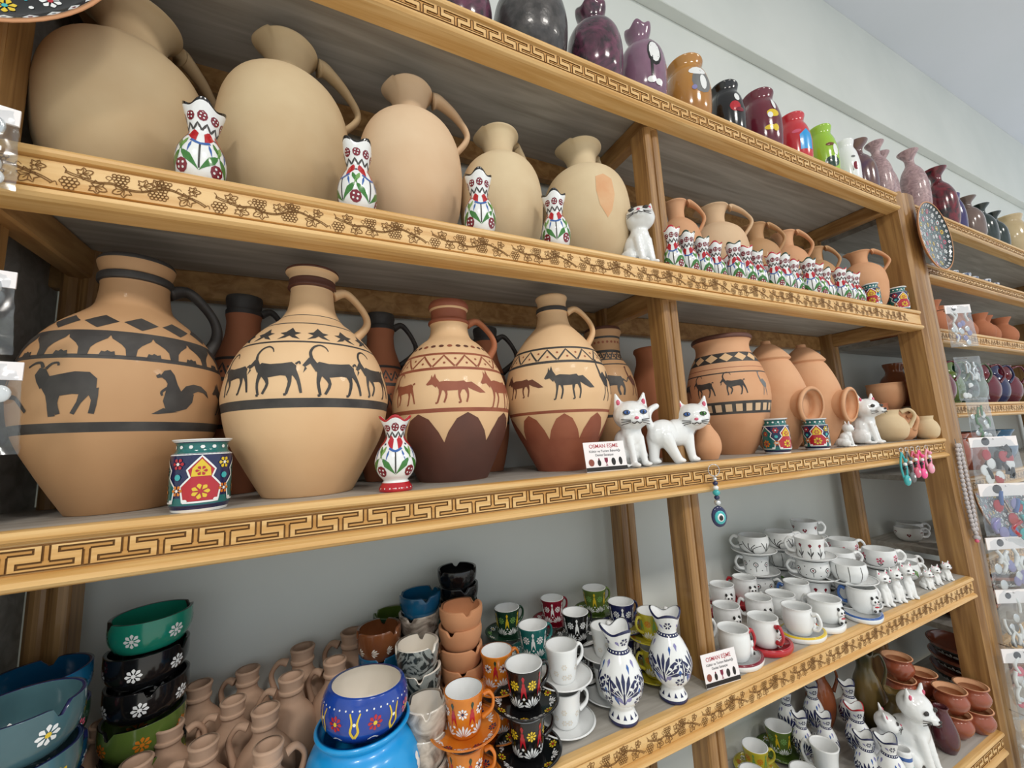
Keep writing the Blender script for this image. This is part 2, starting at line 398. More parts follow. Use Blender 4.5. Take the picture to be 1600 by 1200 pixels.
def vine_mesh(groove, s=1.):
    """one repeat (0.156 m) of grape vine: leaves, clusters and tendrils as incised lines"""
    mb = MB()
    def st(path, wd, n=5, closed=False):
        P = cr(path, n) if n else list(path); k = len(P); q = len(mb.v)
        for i in range(k):
            dx = P[min(i+1, k-1)][0]-P[max(i-1, 0)][0]; dy = P[min(i+1, k-1)][1]-P[max(i-1, 0)][1]; l = math.hypot(dx, dy) or 1
            ox, oy = -dy/l*wd/2, dx/l*wd/2
            mb.v += [(P[i][0]+ox, -.0003, P[i][1]+oy), (P[i][0]-ox, -.0003, P[i][1]-oy)]
        for i in range(k-1): mb.face([q+2*i, q+2*i+1, q+2*i+3, q+2*i+2], groove, False)
    def circ(x, z, r, wd=.0011): st([(x+r*math.cos(2*PI*i/8), z+r*math.sin(2*PI*i/8)) for i in range(9)], wd, 2)
    def cluster(x, z, rows, dr=1, r=.0024, sl=0.):
        for j, nn in enumerate(rows):
            for i in range(nn): circ(x+(i-(nn-1)/2)*r*2+sl*j*r, z-dr*j*r*1.75, r)
    def leaf(x, z, R, ang, wd=.0013):
        pts = []
        lob = [(0, .15), (.35, .62), (.55, .5), (.75, .9), (1.0, .62), (1.25, 1.0), (1.5, .66), (PI/2, .66)]
        for a, q in [(0, .2), (.25, .75), (.5, .55), (.75, .95), (1.05, .65), (1.3, 1.05), (1.57, 1.15)]: pts.append((PI-a*2*.9-.3, q))
        full = [(ang+PI, .12)]
        for a, q in [(2.75, .62), (2.35, .52), (2.0, .92), (1.5, .62), (1.05, 1.0), (.62, .7), (.3, .95), (0, 1.2), (-.3, .95), (-.62, .7), (-1.05, 1.0), (-1.5, .62), (-2.0, .92), (-2.35, .52), (-2.75, .62)]: full.append((ang+a, q))
        full.append((ang+PI, .12))
        st([(x+R*q*math.cos(a), z+R*q*math.sin(a)) for a, q in full], wd, 2)
        for a in (1.05, .55, 0, -.55, -1.05): st([(x-R*.05*math.cos(ang), z-R*.05*math.sin(ang)), (x+R*.72*math.cos(ang+a), z+R*.72*math.sin(ang+a))], wd*.8, 0)
    # stems
    st([(.004, .006), (.010, .003), (.018, .001), (.034, -.003), (.050, -.001), (.066, -.006), (.082, -.005), (.098, .002), (.112, .004), (.126, -.001), (.140, -.006), (.150, -.012)], .0014)
    st([(.004, .008), (.012, .005), (.020, .003), (.034, -.001), (.050, .001), (.066, -.004), (.082, -.003), (.098, .004), (.112, .006), (.126, .001), (.141, -.004), (.1515, -.010)], .0012)
    st([(.002, .013), (.005, .009), (.004, .004)], .001); st([(.149, -.013), (.154, -.009), (.156, -.014)], .0009)
    cluster(.009, -.003, (3, 4, 3, 2), 1); leaf(.021, .007, .009, .5); leaf(.034, -.008, .010, -.35)
    cluster(.058, .012, (4, 4, 3, 2), 1, .0022); leaf(.062, -.006, .011, -2.6); leaf(.082, .004, .010, .3); leaf(.096, .008, .009, 1.0)
    cluster(.103, .013, (4, 3, 3, 2), 1, .0022); cluster(.098, -.003, (4, 5, 4), 1, .0022); leaf(.130, -.005, .011, -2.2); leaf(.135, .008, .008, .1)
    st([(.046, .002), (.049, .007), (.046, .010), (.043, .007), (.047, .004)], .0007); st([(.116, .002), (.119, .009), (.123, .006)], .0007)
    for v in range(len(mb.v)): mb.v[v] = (mb.v[v][0]*s, mb.v[v][1], mb.v[v][2]*s)
    me = mb.build('vine_carving'); m2 = me.data; bpy.data.objects.remove(me); return m2
VINE = vine_mesh(GROOVE)
def front_board(x0, x1, ztop, h, kind, parent, wood=W_FASC, groove=GROOVE, per=.058, vine=VINE):
    z0 = ztop-h; ya, yb = 0, .034; lip = .2*h; bot = .24*h; pd = .0045 if kind == 'key' else .002
    arc = lambda cy, cz, r, a0, a1: [(cy+r*math.cos(a0+(a1-a0)*i/5), cz+r*math.sin(a0+(a1-a0)*i/5)) for i in range(6)]
    sec = [(yb, z0), (yb, ztop-.0185), (.013, ztop-.0185), (.013, ztop), (ya+.004, ztop)]
    sec += arc(ya+.003, ztop-lip*.5, lip*.5, PI/2, 1.5*PI)[1:5]+[(ya+.004, ztop-lip), (ya+.0055, ztop-lip-.0012), (ya+pd, ztop-lip-.0022), (ya+pd, z0+bot+.0022), (ya+.0055, z0+bot+.0012), (ya+.003, z0+bot)]
    sec += [(ya-.003, z0+bot*.75), (ya-.004, z0+bot*.4), (ya-.001, z0+.002), (ya+.003, z0)]
    mb = MB(); mb.extrude(sec, x0, x1, 0, wood)
    o = mb.build('front_board', parent)
    za, zb = z0+bot+.0032, ztop-lip-.0032
    if kind == 'key': meander(x0+.004, x1-.004, za, zb, per, ya+.0016, wood, groove, 'key_carving', o)
    else:
        x = x0+.01; k = 0; sc = (zb-za)/.0325
        while x+.156*sc < x1:
            c = bpy.data.objects.new('vine_carving', vine); COL.objects.link(c); c.parent = o
            c.location = (x, ya+.0018, (za+zb)/2); c.scale = (sc, 1, sc); x += .158*sc; k += 1
    return o
ZA, ZB, ZCc, ZD, ZE = 2.18, 1.782, 1.389, .997, .60
XL, XM, XR = -.305, .631, 1.672
unit = empty('display_shelf', .68, .15, 0, 0, 'long varnished pine display shelf with carved front boards holding painted clay jugs', 'shelf')
def U(o): o.matrix_parent_inverse = unit.matrix_world.inverted(); return o
unit.location = (0, 0, 0)
for z, h, kind, per in ((ZA, .060, 'key', .0575), (ZB, .060, 'vine', 0), (ZCc, .056, 'key', .0575), (ZD, .056, 'vine', 0), (ZE, .056, 'key', .0575)):
    front_board(-.40, XR, z, h, kind, unit, per=per or .05)
    mb = MB(); mb.box((-.40, .013, z-.018), (XR+.112, YW-.014, z-.0005), BOARD); mb.build('shelf_board', unit)
def post(x0, x1, y0, y1, parent, ztop=2.12, m=W_POST):
    mb = MB(); cx = (x0+x1)/2; w = x1-x0
    # reeded front: two rounded ribs with a groove between
    sec = [(x0, y1), (x0, y0+.006)]
    for k in range(2):
        xa = x0+w*k/2; 
        for i in range(7):
            a = PI-PI*i/6; sec.append((xa+w/4+w*.235*math.cos(a), y0+.006-.007*math.sin(a)))
    sec += [(x1, y0+.006), (x1, y1)]
    mb.extrude(sec[::-1], 0, ztop, 2, m); return mb.build('post', parent)
post(-.378, -.332, .036, .082, unit); post(XM, XM+.044, .036, .080, unit)
for x in (-.352, XM, XR-.045): post(x, x+.044, .225, .265, unit)
mb = MB(); mb.box((-.399, .036, 0), (-.379, .287, 2.16), BOARD); mb.build('side_panel', unit)
# end post, wide and reeded, closing the unit
mb = MB(); sec = [(XR, .062), (XR, .004)]+[(XR+.012+.0, -.004), (XR+.020, -.005), (XR+.026, .004)]+[(XR+.07-.044*math.cos(PI*i/8), .004-.013*math.sin(PI*i/8)) for i in range(1, 8)]+[(XR+.113, .004), (XR+.113, .062)]
mb.extrude(sec[::-1], 0, ZA+.004, 2, W_POST); mb.build('end_post', unit)
for z in (ZA, ZB, ZCc, ZD, ZE):
    zz = z-.018
    for x in (-.352, XM, XR-.045):
        mb = MB(); mb.bevbox((x+.008, .035, zz-.045), (x+.036, .262, zz), W_BEAM, .003, 1); mb.build('cross_beam', unit)
    mb = MB(); mb.bevbox((-.40, .262, zz-.05), (XR, .285, zz), W_BEAM, .003, 0); mb.build('back_rail', unit)

# the unit that carries on to the right
unit2 = empty('display_shelf', 0, 0, 0, 0, 'second carved pine shelf unit beyond the wide end post', 'shelf')
RU = (2.165, 1.957, 1.735, 1.494, 1.262, 1.03, .80, .57)
for i, z in enumerate(RU):
    front_board(1.787, 3.5, z, .048, 'key' if i < 2 else 'vine', unit2, W_FASC, GROOVE, .05, VINE)
    mb = MB(); mb.box((1.787, .013, z-.018), (3.5, YW-.012, z-.0005), BOARD); mb.build('shelf_board', unit2)
mb = MB(); mb.bevbox((3.5, .004, 0), (3.56, .28, 2.2), W_POST, .004, 2); mb.build('end_post', unit2)

# ================================================================ painted figures (flat slip painting), unit boxes facing left
def flipx(P): return [(-x, y) for x, y in P]
IBEX = dict(poly=[[(-.38,.22),(-.30,.29),(-.1,.25),(.15,.26),(.35,.29),(.45,.2),(.44,.02),(.36,-.05),(.15,-.02),(-.1,-.06),(-.28,-.03),(-.38,.1)],
                  [(-.34,.26),(-.43,.40),(-.50,.38),(-.62,.2),(-.57,.16),(-.47,.24),(-.36,.05)], [(-.57,.18),(-.6,.03),(-.53,.13)]],
            st=[([(-.45,.38),(-.47,.52),(-.40,.66),(-.26,.72),(-.14,.66),(-.09,.56)], (.07,.05,.02)), ([(-.28,.05),(-.32,-.18),(-.28,-.44)], (.12,.06,.05)), ([(-.2,.0),(-.10,-.2),(-.19,-.42)], (.12,.06,.05)),
                ([(.28,.05),(.34,-.16),(.28,-.44)], (.15,.07,.05)), ([(.38,.1),(.50,-.14),(.56,-.42)], (.15,.07,.05)), ([(.43,.24),(.5,.3),(.52,.24)], (.05,.03)), ([(-.28,-.44),(-.33,-.45)], (.05,.05)), ([(.28,-.44),(.23,-.45)], (.05,.05))])
FOX = dict(poly=[[(-.36,.12),(-.2,.15),(.1,.13),(.3,.15),(.42,.05),(.36,-.08),(.1,-.1),(-.15,-.11),(-.32,-.08),(-.38,.02)], [(-.32,.14),(-.40,.24),(-.44,.36),(-.49,.25),(-.53,.33),(-.55,.22),(-.66,.08),(-.62,.05),(-.5,.07),(-.4,-.02)],
                 [(.34,.1),(.5,.12),(.7,-.02),(.86,-.16),(.7,-.17),(.52,-.1),(.36,-.02)]],
           st=[([(-.28,0),(-.30,-.2),(-.36,-.4)], (.11,.05,.04)), ([(-.2,0),(-.14,-.2),(-.2,-.4)], (.1,.05,.04)), ([(.22,0),(.16,-.2),(.2,-.4)], (.13,.05,.04)), ([(.32,0),(.38,-.2),(.34,-.4)], (.13,.05,.04)), ([(-.36,-.4),(-.41,-.41)], (.04,.04)), ([(.2,-.4),(.14,-.41)], (.04,.04))])
RAM = dict(poly=[[(-.32,.26),(-.15,.30),(.1,.36),(.32,.35),(.44,.22),(.44,.0),(.38,-.10),(.1,-.08),(-.15,-.12),(-.32,-.1),(-.42,.08)], [(-.28,.26),(-.38,.42),(-.5,.44),(-.56,.30),(-.5,.16),(-.42,.02)]],
           st=[([(-.44,.44),(-.5,.54),(-.62,.54),(-.74,.46)], (.07,.05,.04)), ([(-.38,.42),(-.30,.52),(-.20,.54),(-.18,.48)], (.06,.04,.04)), ([(-.24,-.05),(-.24,-.25),(-.22,-.5)], (.18,.11,.12)), ([(-.14,-.05),(-.16,-.25),(-.12,-.46)], (.14,.08,.08)), ([(.3,0),(.20,-.24),(.10,-.46)], (.2,.07,.07)), ([(.38,.02),(.42,-.2),(.38,-.46)], (.2,.09,.09))])
SQUIR = dict(poly=[[(-.30,.36),(-.22,.50),(-.10,.54),(-.02,.42),(.04,.2),(.12,.04),(.3,.02),(.42,.0),(.40,-.2),(.28,-.36),(.1,-.42),(-.14,-.42),(-.22,-.2),(-.18,.05),(-.16,.2),(-.2,.28)], [(.1,.02),(.22,.18),(.40,.24),(.60,.22),(.78,.1),(.86,-.06),(.68,.06),(.52,.08),(.4,.02),(.36,-.1)], [(-.20,-.36),(-.4,-.5),(-.28,-.5),(.1,-.44)]],
             st=[([(-.16,.1),(-.26,.0),(-.24,-.08)], (.06,.04)), ([(-.28,.38),(-.36,.34)], (.1,.06))])
SNAKE = dict(poly=[], st=[([(-.5,.1),(-.35,.3),(-.2,.28),(-.3,.02),(-.1,-.08),(.15,-.12),(.4,-.4)], (.03,.05,.06,.09,.07))])
LION = dict(poly=[[(-.6,.30),(-.4,.42),(-.1,.30),(.2,.25),(.4,.24),(.48,.1),(.4,-.1),(.1,-.08),(-.2,-.12),(-.45,-.1),(-.62,.05)]],
            st=[([(-.4,0),(-.42,-.25),(-.5,-.42)], (.16,.1,.08)), ([(-.25,0),(-.2,-.25),(-.28,-.4)], (.14,.08,.07)), ([(.3,0),(.24,-.2),(.3,-.42)], (.16,.08,.07)), ([(.4,0),(.46,-.2),(.42,-.42)], (.15,.08,.07)), ([(.46,.15),(.6,.05),(.7,.2),(.78,.12)], (.05,.04,.05))])
BIRD = dict(poly=[[(-.15,.1),(.05,.22),(.25,.0),(.2,-.2),(0,-.15)]], st=[([(-.1,.12),(-.16,.4),(-.1,.55)], (.09,.06,.05)), ([(.05,-.15),(-.05,-.55)], (.04,.03)), ([(.15,-.15),(.2,-.55)], (.04,.03)), ([(-.1,.55),(-.2,.5)], (.06,.02))])
def paint(d, th, t, F, S, m, mir=False, sy=1.):
    for P in F['poly']: d.poly(th, t, [((-x if mir else x)*S, y*S*sy) for x, y in P], m)
    for P, wd in F['st']: d.stroke(th, t, [((-x if mir else x)*S, y*S*sy) for x, y in P], [q*S for q in wd], m, 3)

# ================================================================ large painted jugs on the middle shelf
def jug_handle(pr, z0, r1, z1, out, hr, m, ang=.12, flat=.62):
    return [dict(path=[(pr, z0), (pr+out*.45, z0+.006), (pr+out, z0-(z0-z1)*.28), (pr+out*1.12, z0-(z0-z1)*.62), (r1, z1)], r=hr, flat=flat, ang=ang, m=m)]
def dia_band(d, t0, t1, n, m, th0=0):
    r = d.L.at((t0+t1)/2)[0]; w2 = PI*r/n*.98; h = t1-t0
    for i in range(n): d.poly(th0+2*PI*i/n, t0, [(-w2, h*.5), (0, 0), (w2, h*.5), (0, h)], m)
P1 = [(.47,0),(.50,.015),(.72,.14),(.93,.28),(1,.41),(.985,.50),(.90,.60),(.72,.69),(.50,.755),(.40,.79),(.365,.83),(.35,.89),(.385,.90),(.385,.925),(.36,.935),(.39,.965),(.40,.985),(.375,1)]
def dc1(d, L):
    z = lambda f: L.tz(f*.324)
    dia_band(d, z(.655), z(.715), 13, P_BLACK, .1)
    t0, t1 = z(.545), z(.62); n = 15; r = L.at((t0+t1)/2)[0]; st = 2*PI*r/n
    for i in range(n):
        th = 2*PI*i/n; d.poly(th, t1+.001, [(-st*.5, .004), (-st*.42, -.004), (0, -.019), (st*.42, -.004), (st*.5, .004)], P_BLACK)
        d.poly(th, (t0+t1)/2, [(-.009, .003), (-.004, .0045), (0, .009), (.004, .0045), (.009, .003), (.005, -.003), (.004, -.012), (-.004, -.012), (-.005, -.003)], P_BLACK)
        d.poly(th+PI/n, t0, [(-.007, 0), (-.005, .006), (-.002, .005), (0, .007), (.003, .005), (.006, .006), (.007, 0)], P_BLACK)
    paint(d, -.50, z(.425), RAM, .056, P_BLACK); paint(d, .42, z(.425), SQUIR, .052, P_BLACK); paint(d, -1.12, z(.425), SNAKE, .055, P_BLACK); paint(d, 1.3, z(.425), FOX, .055, P_BLACK)
def B_(h, *bs): return [(a*h, b*h, m) for a, b, m in bs]
H, r = .324, .100
vessel('clay_jug', 'large brown clay jug painted with ram and squirrel, black lozenges on shoulder', 'jug', -.232, .130, ZCc, scaled(P1, r, H), CLAY_BR, bands=B_(H, (.285,.318,P_BLACK), (.535,.55,P_BLACK), (.625,.645,P_BLACK), (.895,.93,P_BLACK), (.98,1.01,P_BLACK)), decor=dc1,
       handle=jug_handle(.034, H*.895, .078, H*.62, .052, .0125, P_BLACK), group=None, seg=72)
P2 = [(.53,0),(.56,.012),(.74,.12),(.92,.24),(1,.37),(1,.43),(.93,.53),(.79,.62),(.58,.70),(.42,.745),(.33,.79),(.29,.83),(.275,.88),(.275,.905),(.31,.912),(.30,.93),(.30,.945),(.29,.95),(.30,.975),(.34,.985),(.34,.995),(.31,1)]
def dc2(d, L):
    z = lambda f: L.tz(f*.336)
    n = 15; t0 = z(.615); r = L.at(t0+.01)[0]
    for i in range(n):
        th = 2*PI*i/n+.1; d.poly(th, t0+.011, [(-.013,-.011),(-.006,-.003),(-.013,.002),(-.006,.004),(0,.014),(.006,.004),(.013,.002),(.006,-.003),(.013,-.011),(.004,-.008),(0,-.004),(-.004,-.008)], P_BLACK)
    for th, s in ((-.95,.05), (-.40,.058), (.26,.062), (.88,.058), (1.5,.05)): paint(d, th, z(.465), IBEX, s, P_BLACK)
H, r = .336, .110
vessel('clay_jug', 'big pale orange jug with row of black ibexes above a wide black band', 'jug', -.019, .120, ZCc, scaled(P2, r, H), CLAY_O, bands=B_(H, (.34,.375,P_BLACK), (.60,.608,P_BLACK), (.70,.706,P_BLACK), (.755,.759,P_BLACK), (.905,.95,P_BROWN), (.985,1.01,P_BROWN)), decor=dc2,
       handle=jug_handle(.030, H*.90, .060, H*.69, .046, .011, CLAY_O), seg=72)
P3 = [(.58,0),(.60,.012),(.76,.12),(.93,.25),(1,.38),(.99,.45),(.90,.56),(.74,.66),(.55,.735),(.40,.775),(.345,.81),(.33,.855),(.37,.872),(.36,.885),(.32,.895),(.32,.945),(.345,.955),(.36,.97),(.35,.985),(.32,1)]
def tri_dots(d, L, ta, tb, n, m, dm=None, th0=0):
    d.zig(ta, tb, n, .0032, m, th0)
    r = L.at((ta+tb)/2)[0]
    for i in range(2*n): d.disc(th0+PI*i/n+PI/n*0, ta+(tb-ta)*(.68 if i % 2 == 0 else .3), .0022, dm or m, 6)
def vees(d, L, zt, zb, n, m, H, th0=0):
    # light wedges hanging from a band, left between dark petals that rise from the foot
    ta, tb = L.tz(zb*H), L.tz(zt*H); r = L.at(tb)[0]; st = 2*PI*r/n
    for i in range(n):
        th = th0+2*PI*i/n; d.poly(th, tb, [(-st*.5, -.006), (-st*.5, -(tb-ta)), (-st*.30, -(tb-ta)), (st*.0, -(tb-ta)), (st*.30, -(tb-ta)), (st*.5, -(tb-ta)), (st*.5, -.006), (st*.49, -.030), (0, -.004), (-st*.49, -.030)][:0] or [(-st*.5, -(tb-ta)), (st*.5, -(tb-ta)), (st*.40, -.030), (st*.22, -.010), (st*.0, -.001), (-st*.22, -.010), (-st*.40, -.030)], m)
def dc3(d, L):
    z = lambda f: L.tz(f*.311)
    tri_dots(d, L, z(.578), z(.64), 15, P_RED, th0=.1)
    n = 30
    for i in range(n): d.disc(2*PI*i/n, z(.70), .0045, P_BROWN if i % 3 else P_RED, 7, sy=.75)
    paint(d, -.85, z(.455), IBEX, .046, P_RED); paint(d, .02, z(.47), FOX, .062, P_RED); paint(d, .95, z(.47), FOX, .066, P_RED, sy=1.25); vees(d, L, .345, .20, 8, P_BROWN, .311, .25)
H, r = .311, .100
vessel('clay_jug', 'clay jug with reddish fox frieze, red rim and dark brown lower half', 'jug', .202, .130, ZCc, scaled(P3, r, H), CLAY_O, bands=B_(H, (0,.20,P_BROWN), (.345,.365,P_RED), (.56,.575,P_RED), (.645,.658,P_RED), (.865,.945,P_RED), (.955,1.01,P_RED)), decor=dc3,
       handle=jug_handle(.032, H*.875, .066, H*.66, .044, .010, TERRA2), seg=72)
P4 = [(.46,0),(.48,.012),(.66,.12),(.87,.25),(.99,.37),(1,.43),(.94,.54),(.80,.64),(.60,.73),(.44,.785),(.34,.82),(.30,.86),(.29,.895),(.31,.90),(.31,.925),(.28,.93),(.285,.965),(.31,.985),(.31,.995),(.29,1)]
def dc4(d, L):
    z = lambda f: L.tz(f*.341)
    tri_dots(d, L, z(.575), z(.635), 16, P_BLACK, P_RED, .05)
    paint(d, -.72, z(.46), FOX, .058, P_BROWN); paint(d, .18, z(.46), FOX, .060, P_BLACK, sy=1.3); paint(d, .98, z(.47), BIRD, .07, P_BLACK); paint(d, 1.5, z(.47), FOX, .06, P_BLACK)
    vees(d, L, .30, .17, 9, P_RED, .341, .1)
H, r = .341, .102
vessel('clay_jug', 'clay jug with dark fox, dotted zigzag collar and red petals around foot', 'jug', .414, .120, ZCc, scaled(P4, r, H), CLAY_O, bands=B_(H, (0,.17,P_RED), (.30,.315,P_RED), (.558,.572,P_BLACK), (.64,.652,P_BLACK), (.90,.925,P_BLACK)), decor=dc4,
       handle=jug_handle(.029, H*.905, .062, H*.69, .044, .010, CLAY_O), seg=72)
P5 = [(.46,0),(.48,.012),(.64,.10),(.86,.26),(.98,.42),(1,.50),(.97,.60),(.86,.73),(.73,.82),(.665,.865),(.655,.92),(.70,.955),(.74,.965),(.745,.985),(.71,1)]
def dc5(d, L):
    z = lambda f: L.tz(f*.286)
    dia_band(d, z(.755), z(.83), 14, CLAY_O, .1)
    paint(d, -.55, z(.545), IBEX, .046, P_BLACK); paint(d, .18, z(.55), IBEX, .046, P_BLACK); paint(d, .95, z(.56), BIRD, .05, GREY); paint(d, -1.3, z(.55), IBEX, .046, P_BLACK)
    n = 26; r = L.at(z(.38))[0]
    for i in range(n): d.poly(2*PI*i/n, z(.345), [(-.0065,0),(.0065,0),(.0065,.017),(-.0065,.017)], CLAY_B2)
H, r = .286, .092
vessel('clay_jar', 'wide-mouthed clay jar with two small ibexes and a dark slotted band', 'jar', .905, .120, ZCc, scaled(P5, r, H), TERRA, bands=B_(H, (.325,.425,P_BLACK), (.655,.665,P_BLACK), (.70,.705,P_RED), (.75,.835,P_BLACK), (.96,1.01,P_BROWN)), decor=dc5, seg=64, rz=face(.905,.12))
# second row, half hidden
def dcl(d, L):
    z = lambda f: L.tz(f*.30)
    tri_dots(d, L, z(.75), z(.80), 18, P_BLACK); d.dots(z(.88), 24, .003, P_RED)
    paint(d, .15, z(.56), LION, .062, P_BLACK); paint(d, 1.0, z(.58), BIRD, .06, P_BROWN); paint(d, -.9, z(.56), LION, .06, P_BLACK)
vessel('clay_jar', 'clay jar with black lion figure and ringed collar behind the white cats', 'jar', .577, .172, ZCc, scaled([(.46,0),(.48,.012),(.66,.12),(.90,.30),(1,.46),(.97,.56),(.84,.67),(.66,.74),(.57,.78),(.55,.86),(.58,.93),(.64,.96),(.64,.98),(.60,1)], .065, .30), CLAY_BR,
       bands=B_(.30, (.70,.71,P_BLACK), (.74,.75,P_BLACK), (.80,.82,P_BLACK), (.91,.925,P_BLACK), (.975,1.01,P_BROWN), (.32,.34,P_BLACK)), decor=dcl, seg=56)
def dcb(d, L):
    z = lambda f: L.tz(f*.32); tri_dots(d, L, z(.57), z(.63), 14, P_BLACK); tri_dots(d, L, z(.92), z(.955), 12, P_BLACK)
    for k in range(7): paint(d, 2*PI*k/7, z(.46), IBEX, .045, P_BLACK)
PBK = [(.6,0),(.62,.012),(.8,.12),(.95,.25),(1,.4),(.97,.55),(.85,.66),(.68,.74),(.58,.79),(.54,.86),(.58,.9),(.58,.925),(.54,.93),(.59,.98),(.57,1)]
for x, y, h, r, lb in ((-.125, .232, .322, .045, 'dark ibex jug standing behind the ram and squirrel jug'), (.096, .234, .312, .045, 'dark-necked ibex jug peeking out between ibex jug and fox jug'), (.312, .234, .30, .044, 'dark-necked ibex jug behind the gap between two fox jugs')):
    vessel('clay_jug', lb, 'jug', x, y, ZCc, scaled(PBK, r, h), TERRA2, bands=B_(h, (.31,.33,P_BLACK), (.54,.56,P_BLACK), (.65,.665,P_BLACK), (.90,1.01,P_BLACK)), decor=(lambda hh: lambda d, L: (tri_dots(d, L, L.tz(.57*hh), L.tz(.63*hh), 14, P_BLACK), [paint(d, 2*PI*k/6, L.tz(.46*hh), IBEX, .036, P_BLACK) for k in range(6)]))(h),
           handle=jug_handle(r*.55, h*.92, r*.80, h*.68, .036, .009, P_BLACK, .05), seg=48)
vessel('clay_jar', 'dark red clay jar in shade beside the mid post', 'jar', .745, .20, ZCc, scaled(P5, .055, .27), TERRA2, seg=40)

# ================================================================ plain jugs on the upper shelf
PB = [(.40,0),(.43,.01),(.70,.10),(.92,.24),(1,.41),(1,.50),(.945,.61),(.82,.695),(.62,.755),(.42,.785),(.335,.80),(.315,.825),(.31,.87),(.33,.915),(.39,.965),(.46,.99),(.45,1)]
def pitch(x, y, r, h, m, label, spout=-1.9, hang=.1, nk=1., group=None, cat='jug', name='clay_pitcher', th=.004, out=.6, hy=.93, hw=.011, dec=None):
    pr = [(a*r*(nk if b > .77 else 1), b*h) for a, b in PB]
    def df(t, rr, z):
        f = max(0, (z/h-.84)/.16)
        a = math.atan2(math.sin(t-spout), math.cos(t-spout))
        g = math.exp(-(a/.55)**2)
        return rr*(1+.28*f*g), z+h*.012*f*g-(h*.012*f if abs(a) > 1.2 else 0)
    rn = .33*r*nk
    hp = [(rn*1.42, h*.965), (rn+out*r*.36, h*.965), (rn+out*r*.80, h*.885), (rn+out*r*1.06, h*.77), (r*.86, h*.635)]
    return vessel(name, label, cat, x, y, ZB, pr, m, th=th, handle=[dict(path=hp, r=[hw*(1.7-.9*min(1, i/14)) for i in range(25)], flat=.62, ang=hang, m=m)], deform=df, seg=56, group=group, decor=dec)
pitch(-.259, .139, .092, .314, CLAY_B3, 'large olive-brown clay pitcher with broad pinched mouth beside the left post', hang=.35, nk=1.25, out=.75)
pitch(-.061, .130, .095, .338, CLAY_B3, 'speckled pale olive pitcher with flared mouth and long loop handle', out=.8)
pitch(.139, .130, .092, .331, CLAY_B2, 'peach clay pitcher with orange mouth and high shoulder handle', out=.8)
pitch(.318, .130, .083, .291, CLAY_B, 'small-necked sandy pitcher with short handle turned back', hang=.7, nk=1.1)
pitch(.522, .125, .095, .317, CLAY_B, 'sandy pitcher with an orange firing blush, next to the seated white cat', hang=.95, nk=1.05, spout=-1.6, dec=lambda d, L: (d.poly(.42, L.tz(.155), [(-.014,.028),(.004,.036),(.022,.026),(.024,-.01),(.016,-.045),(.006,-.06),(-.010,-.035),(-.016,-.005)], BLUSH)))
mb = MB()
for x, y, r, h, m, lb in ((.816,.135,.055,.253,TERRA,'brown clay pitcher right behind the mid post'), (.965,.140,.076,.272,CLAY_B2,'broad sandy pitcher behind the row of tulip vases'), (1.138,.140,.060,.254,CLAY_BR,'sandy brown pitcher behind tulip vases, darker than its broad neighbour'), (1.283,.140,.056,.259,TERRA,'orange clay pitcher behind the tulip vases'), (1.455,.15,.052,.240,CLAY_BR,'small-mouthed brown pitcher near the end of tulip vases'), (1.57,.085,.060,.214,TERRA,'round orange pitcher next to two patterned tumblers')):
    pitch(x, y, r, h, m, lb, hang=.15, nk=1.15, out=.75, hw=.009)

# ================================================================ small tulip vases
def tulip(d, th, t, S):
    d.petal(th, t, PI/2+.35, 0, S*.55, S*.30, RED, -S*.10, S*.25); d.petal(th, t, PI/2-.35, 0, S*.55, S*.30, RED, S*.10, S*.25)
    d.off += .0001; d.stroke(th, t, [(-S*.22, S*.34), (0, S*.24), (S*.22, S*.34)], S*.07, BLUE, 3); d.off -= .0001
    d.stroke(th, t, [(0, S*.22), (0, -S*.4)], S*.04, P_BLACK)
    d.petal(th, t, 2.25, 0, S*.62, S*.18, GREEN, 0, -S*.45); d.petal(th, t, .9, 0, S*.62, S*.18, GREEN, 0, -S*.45)
def berries(d, th, t, S):
    d.disc(th, t, S, DRED, 9, sy=1.1); d.off += .0002
    for a in range(4): d.disc(th, t, S*.2, WHITE, 5, S*.5*math.cos(a*PI/2+.6), S*.5*math.sin(a*PI/2+.6))
    d.off -= .0002
PT = [(.62,0),(.66,.02),(.92,.13),(1,.28),(.95,.40),(.78,.52),(.62,.60),(.55,.66),(.58,.73),(.68,.83),(.78,.95),(.79,1)]
PTF = [(.80,0),(.82,.03),(.78,.06),(.62,.13),(.60,.15),(.82,.22),(1,.34),(.97,.46),(.74,.60),(.52,.69),(.46,.74),(.50,.82),(.66,.93),(.74,.985),(.73,1)]
def vase_decor(h, foot=False):
    def f(d, L):
        z = lambda q: L.tz(q*h)
        b = .12 if foot else 0
        for k in range(4):
            th = 2*PI*k/4; S = h*.47
            tulip(d, th, z(.31+b), S)
            d.petal(th+.42, z(.36+b), PI/2+.2, -h*.08, h*.08, h*.028, BLUE); d.petal(th-.42, z(.36+b), PI/2-.2, -h*.08, h*.08, h*.028, BLUE)
            berries(d, th+PI/4, z(.15+b), h*.075)
            d.petal(th+PI/4, z(.36+b), PI/2+.35, -h*.06, h*.15, h*.055, GREEN); d.petal(th+PI/4, z(.36+b), PI/2-.35, -h*.06, h*.15, h*.055, LGREEN); d.disc(th+PI/4, z(.56+b*.6), h*.018, NAVY, 6)
        n = 8
        for k in range(n): berries(d, 2*PI*k/n, z(.82 if not foot else .86), h*.052)
        d.zig(z(.655 if not foot else .72), z(.74 if not foot else .80), 10, h*.022, P_BLACK)
        if foot: d.dots(z(.045), 18, h*.010, WHITE)
    return f
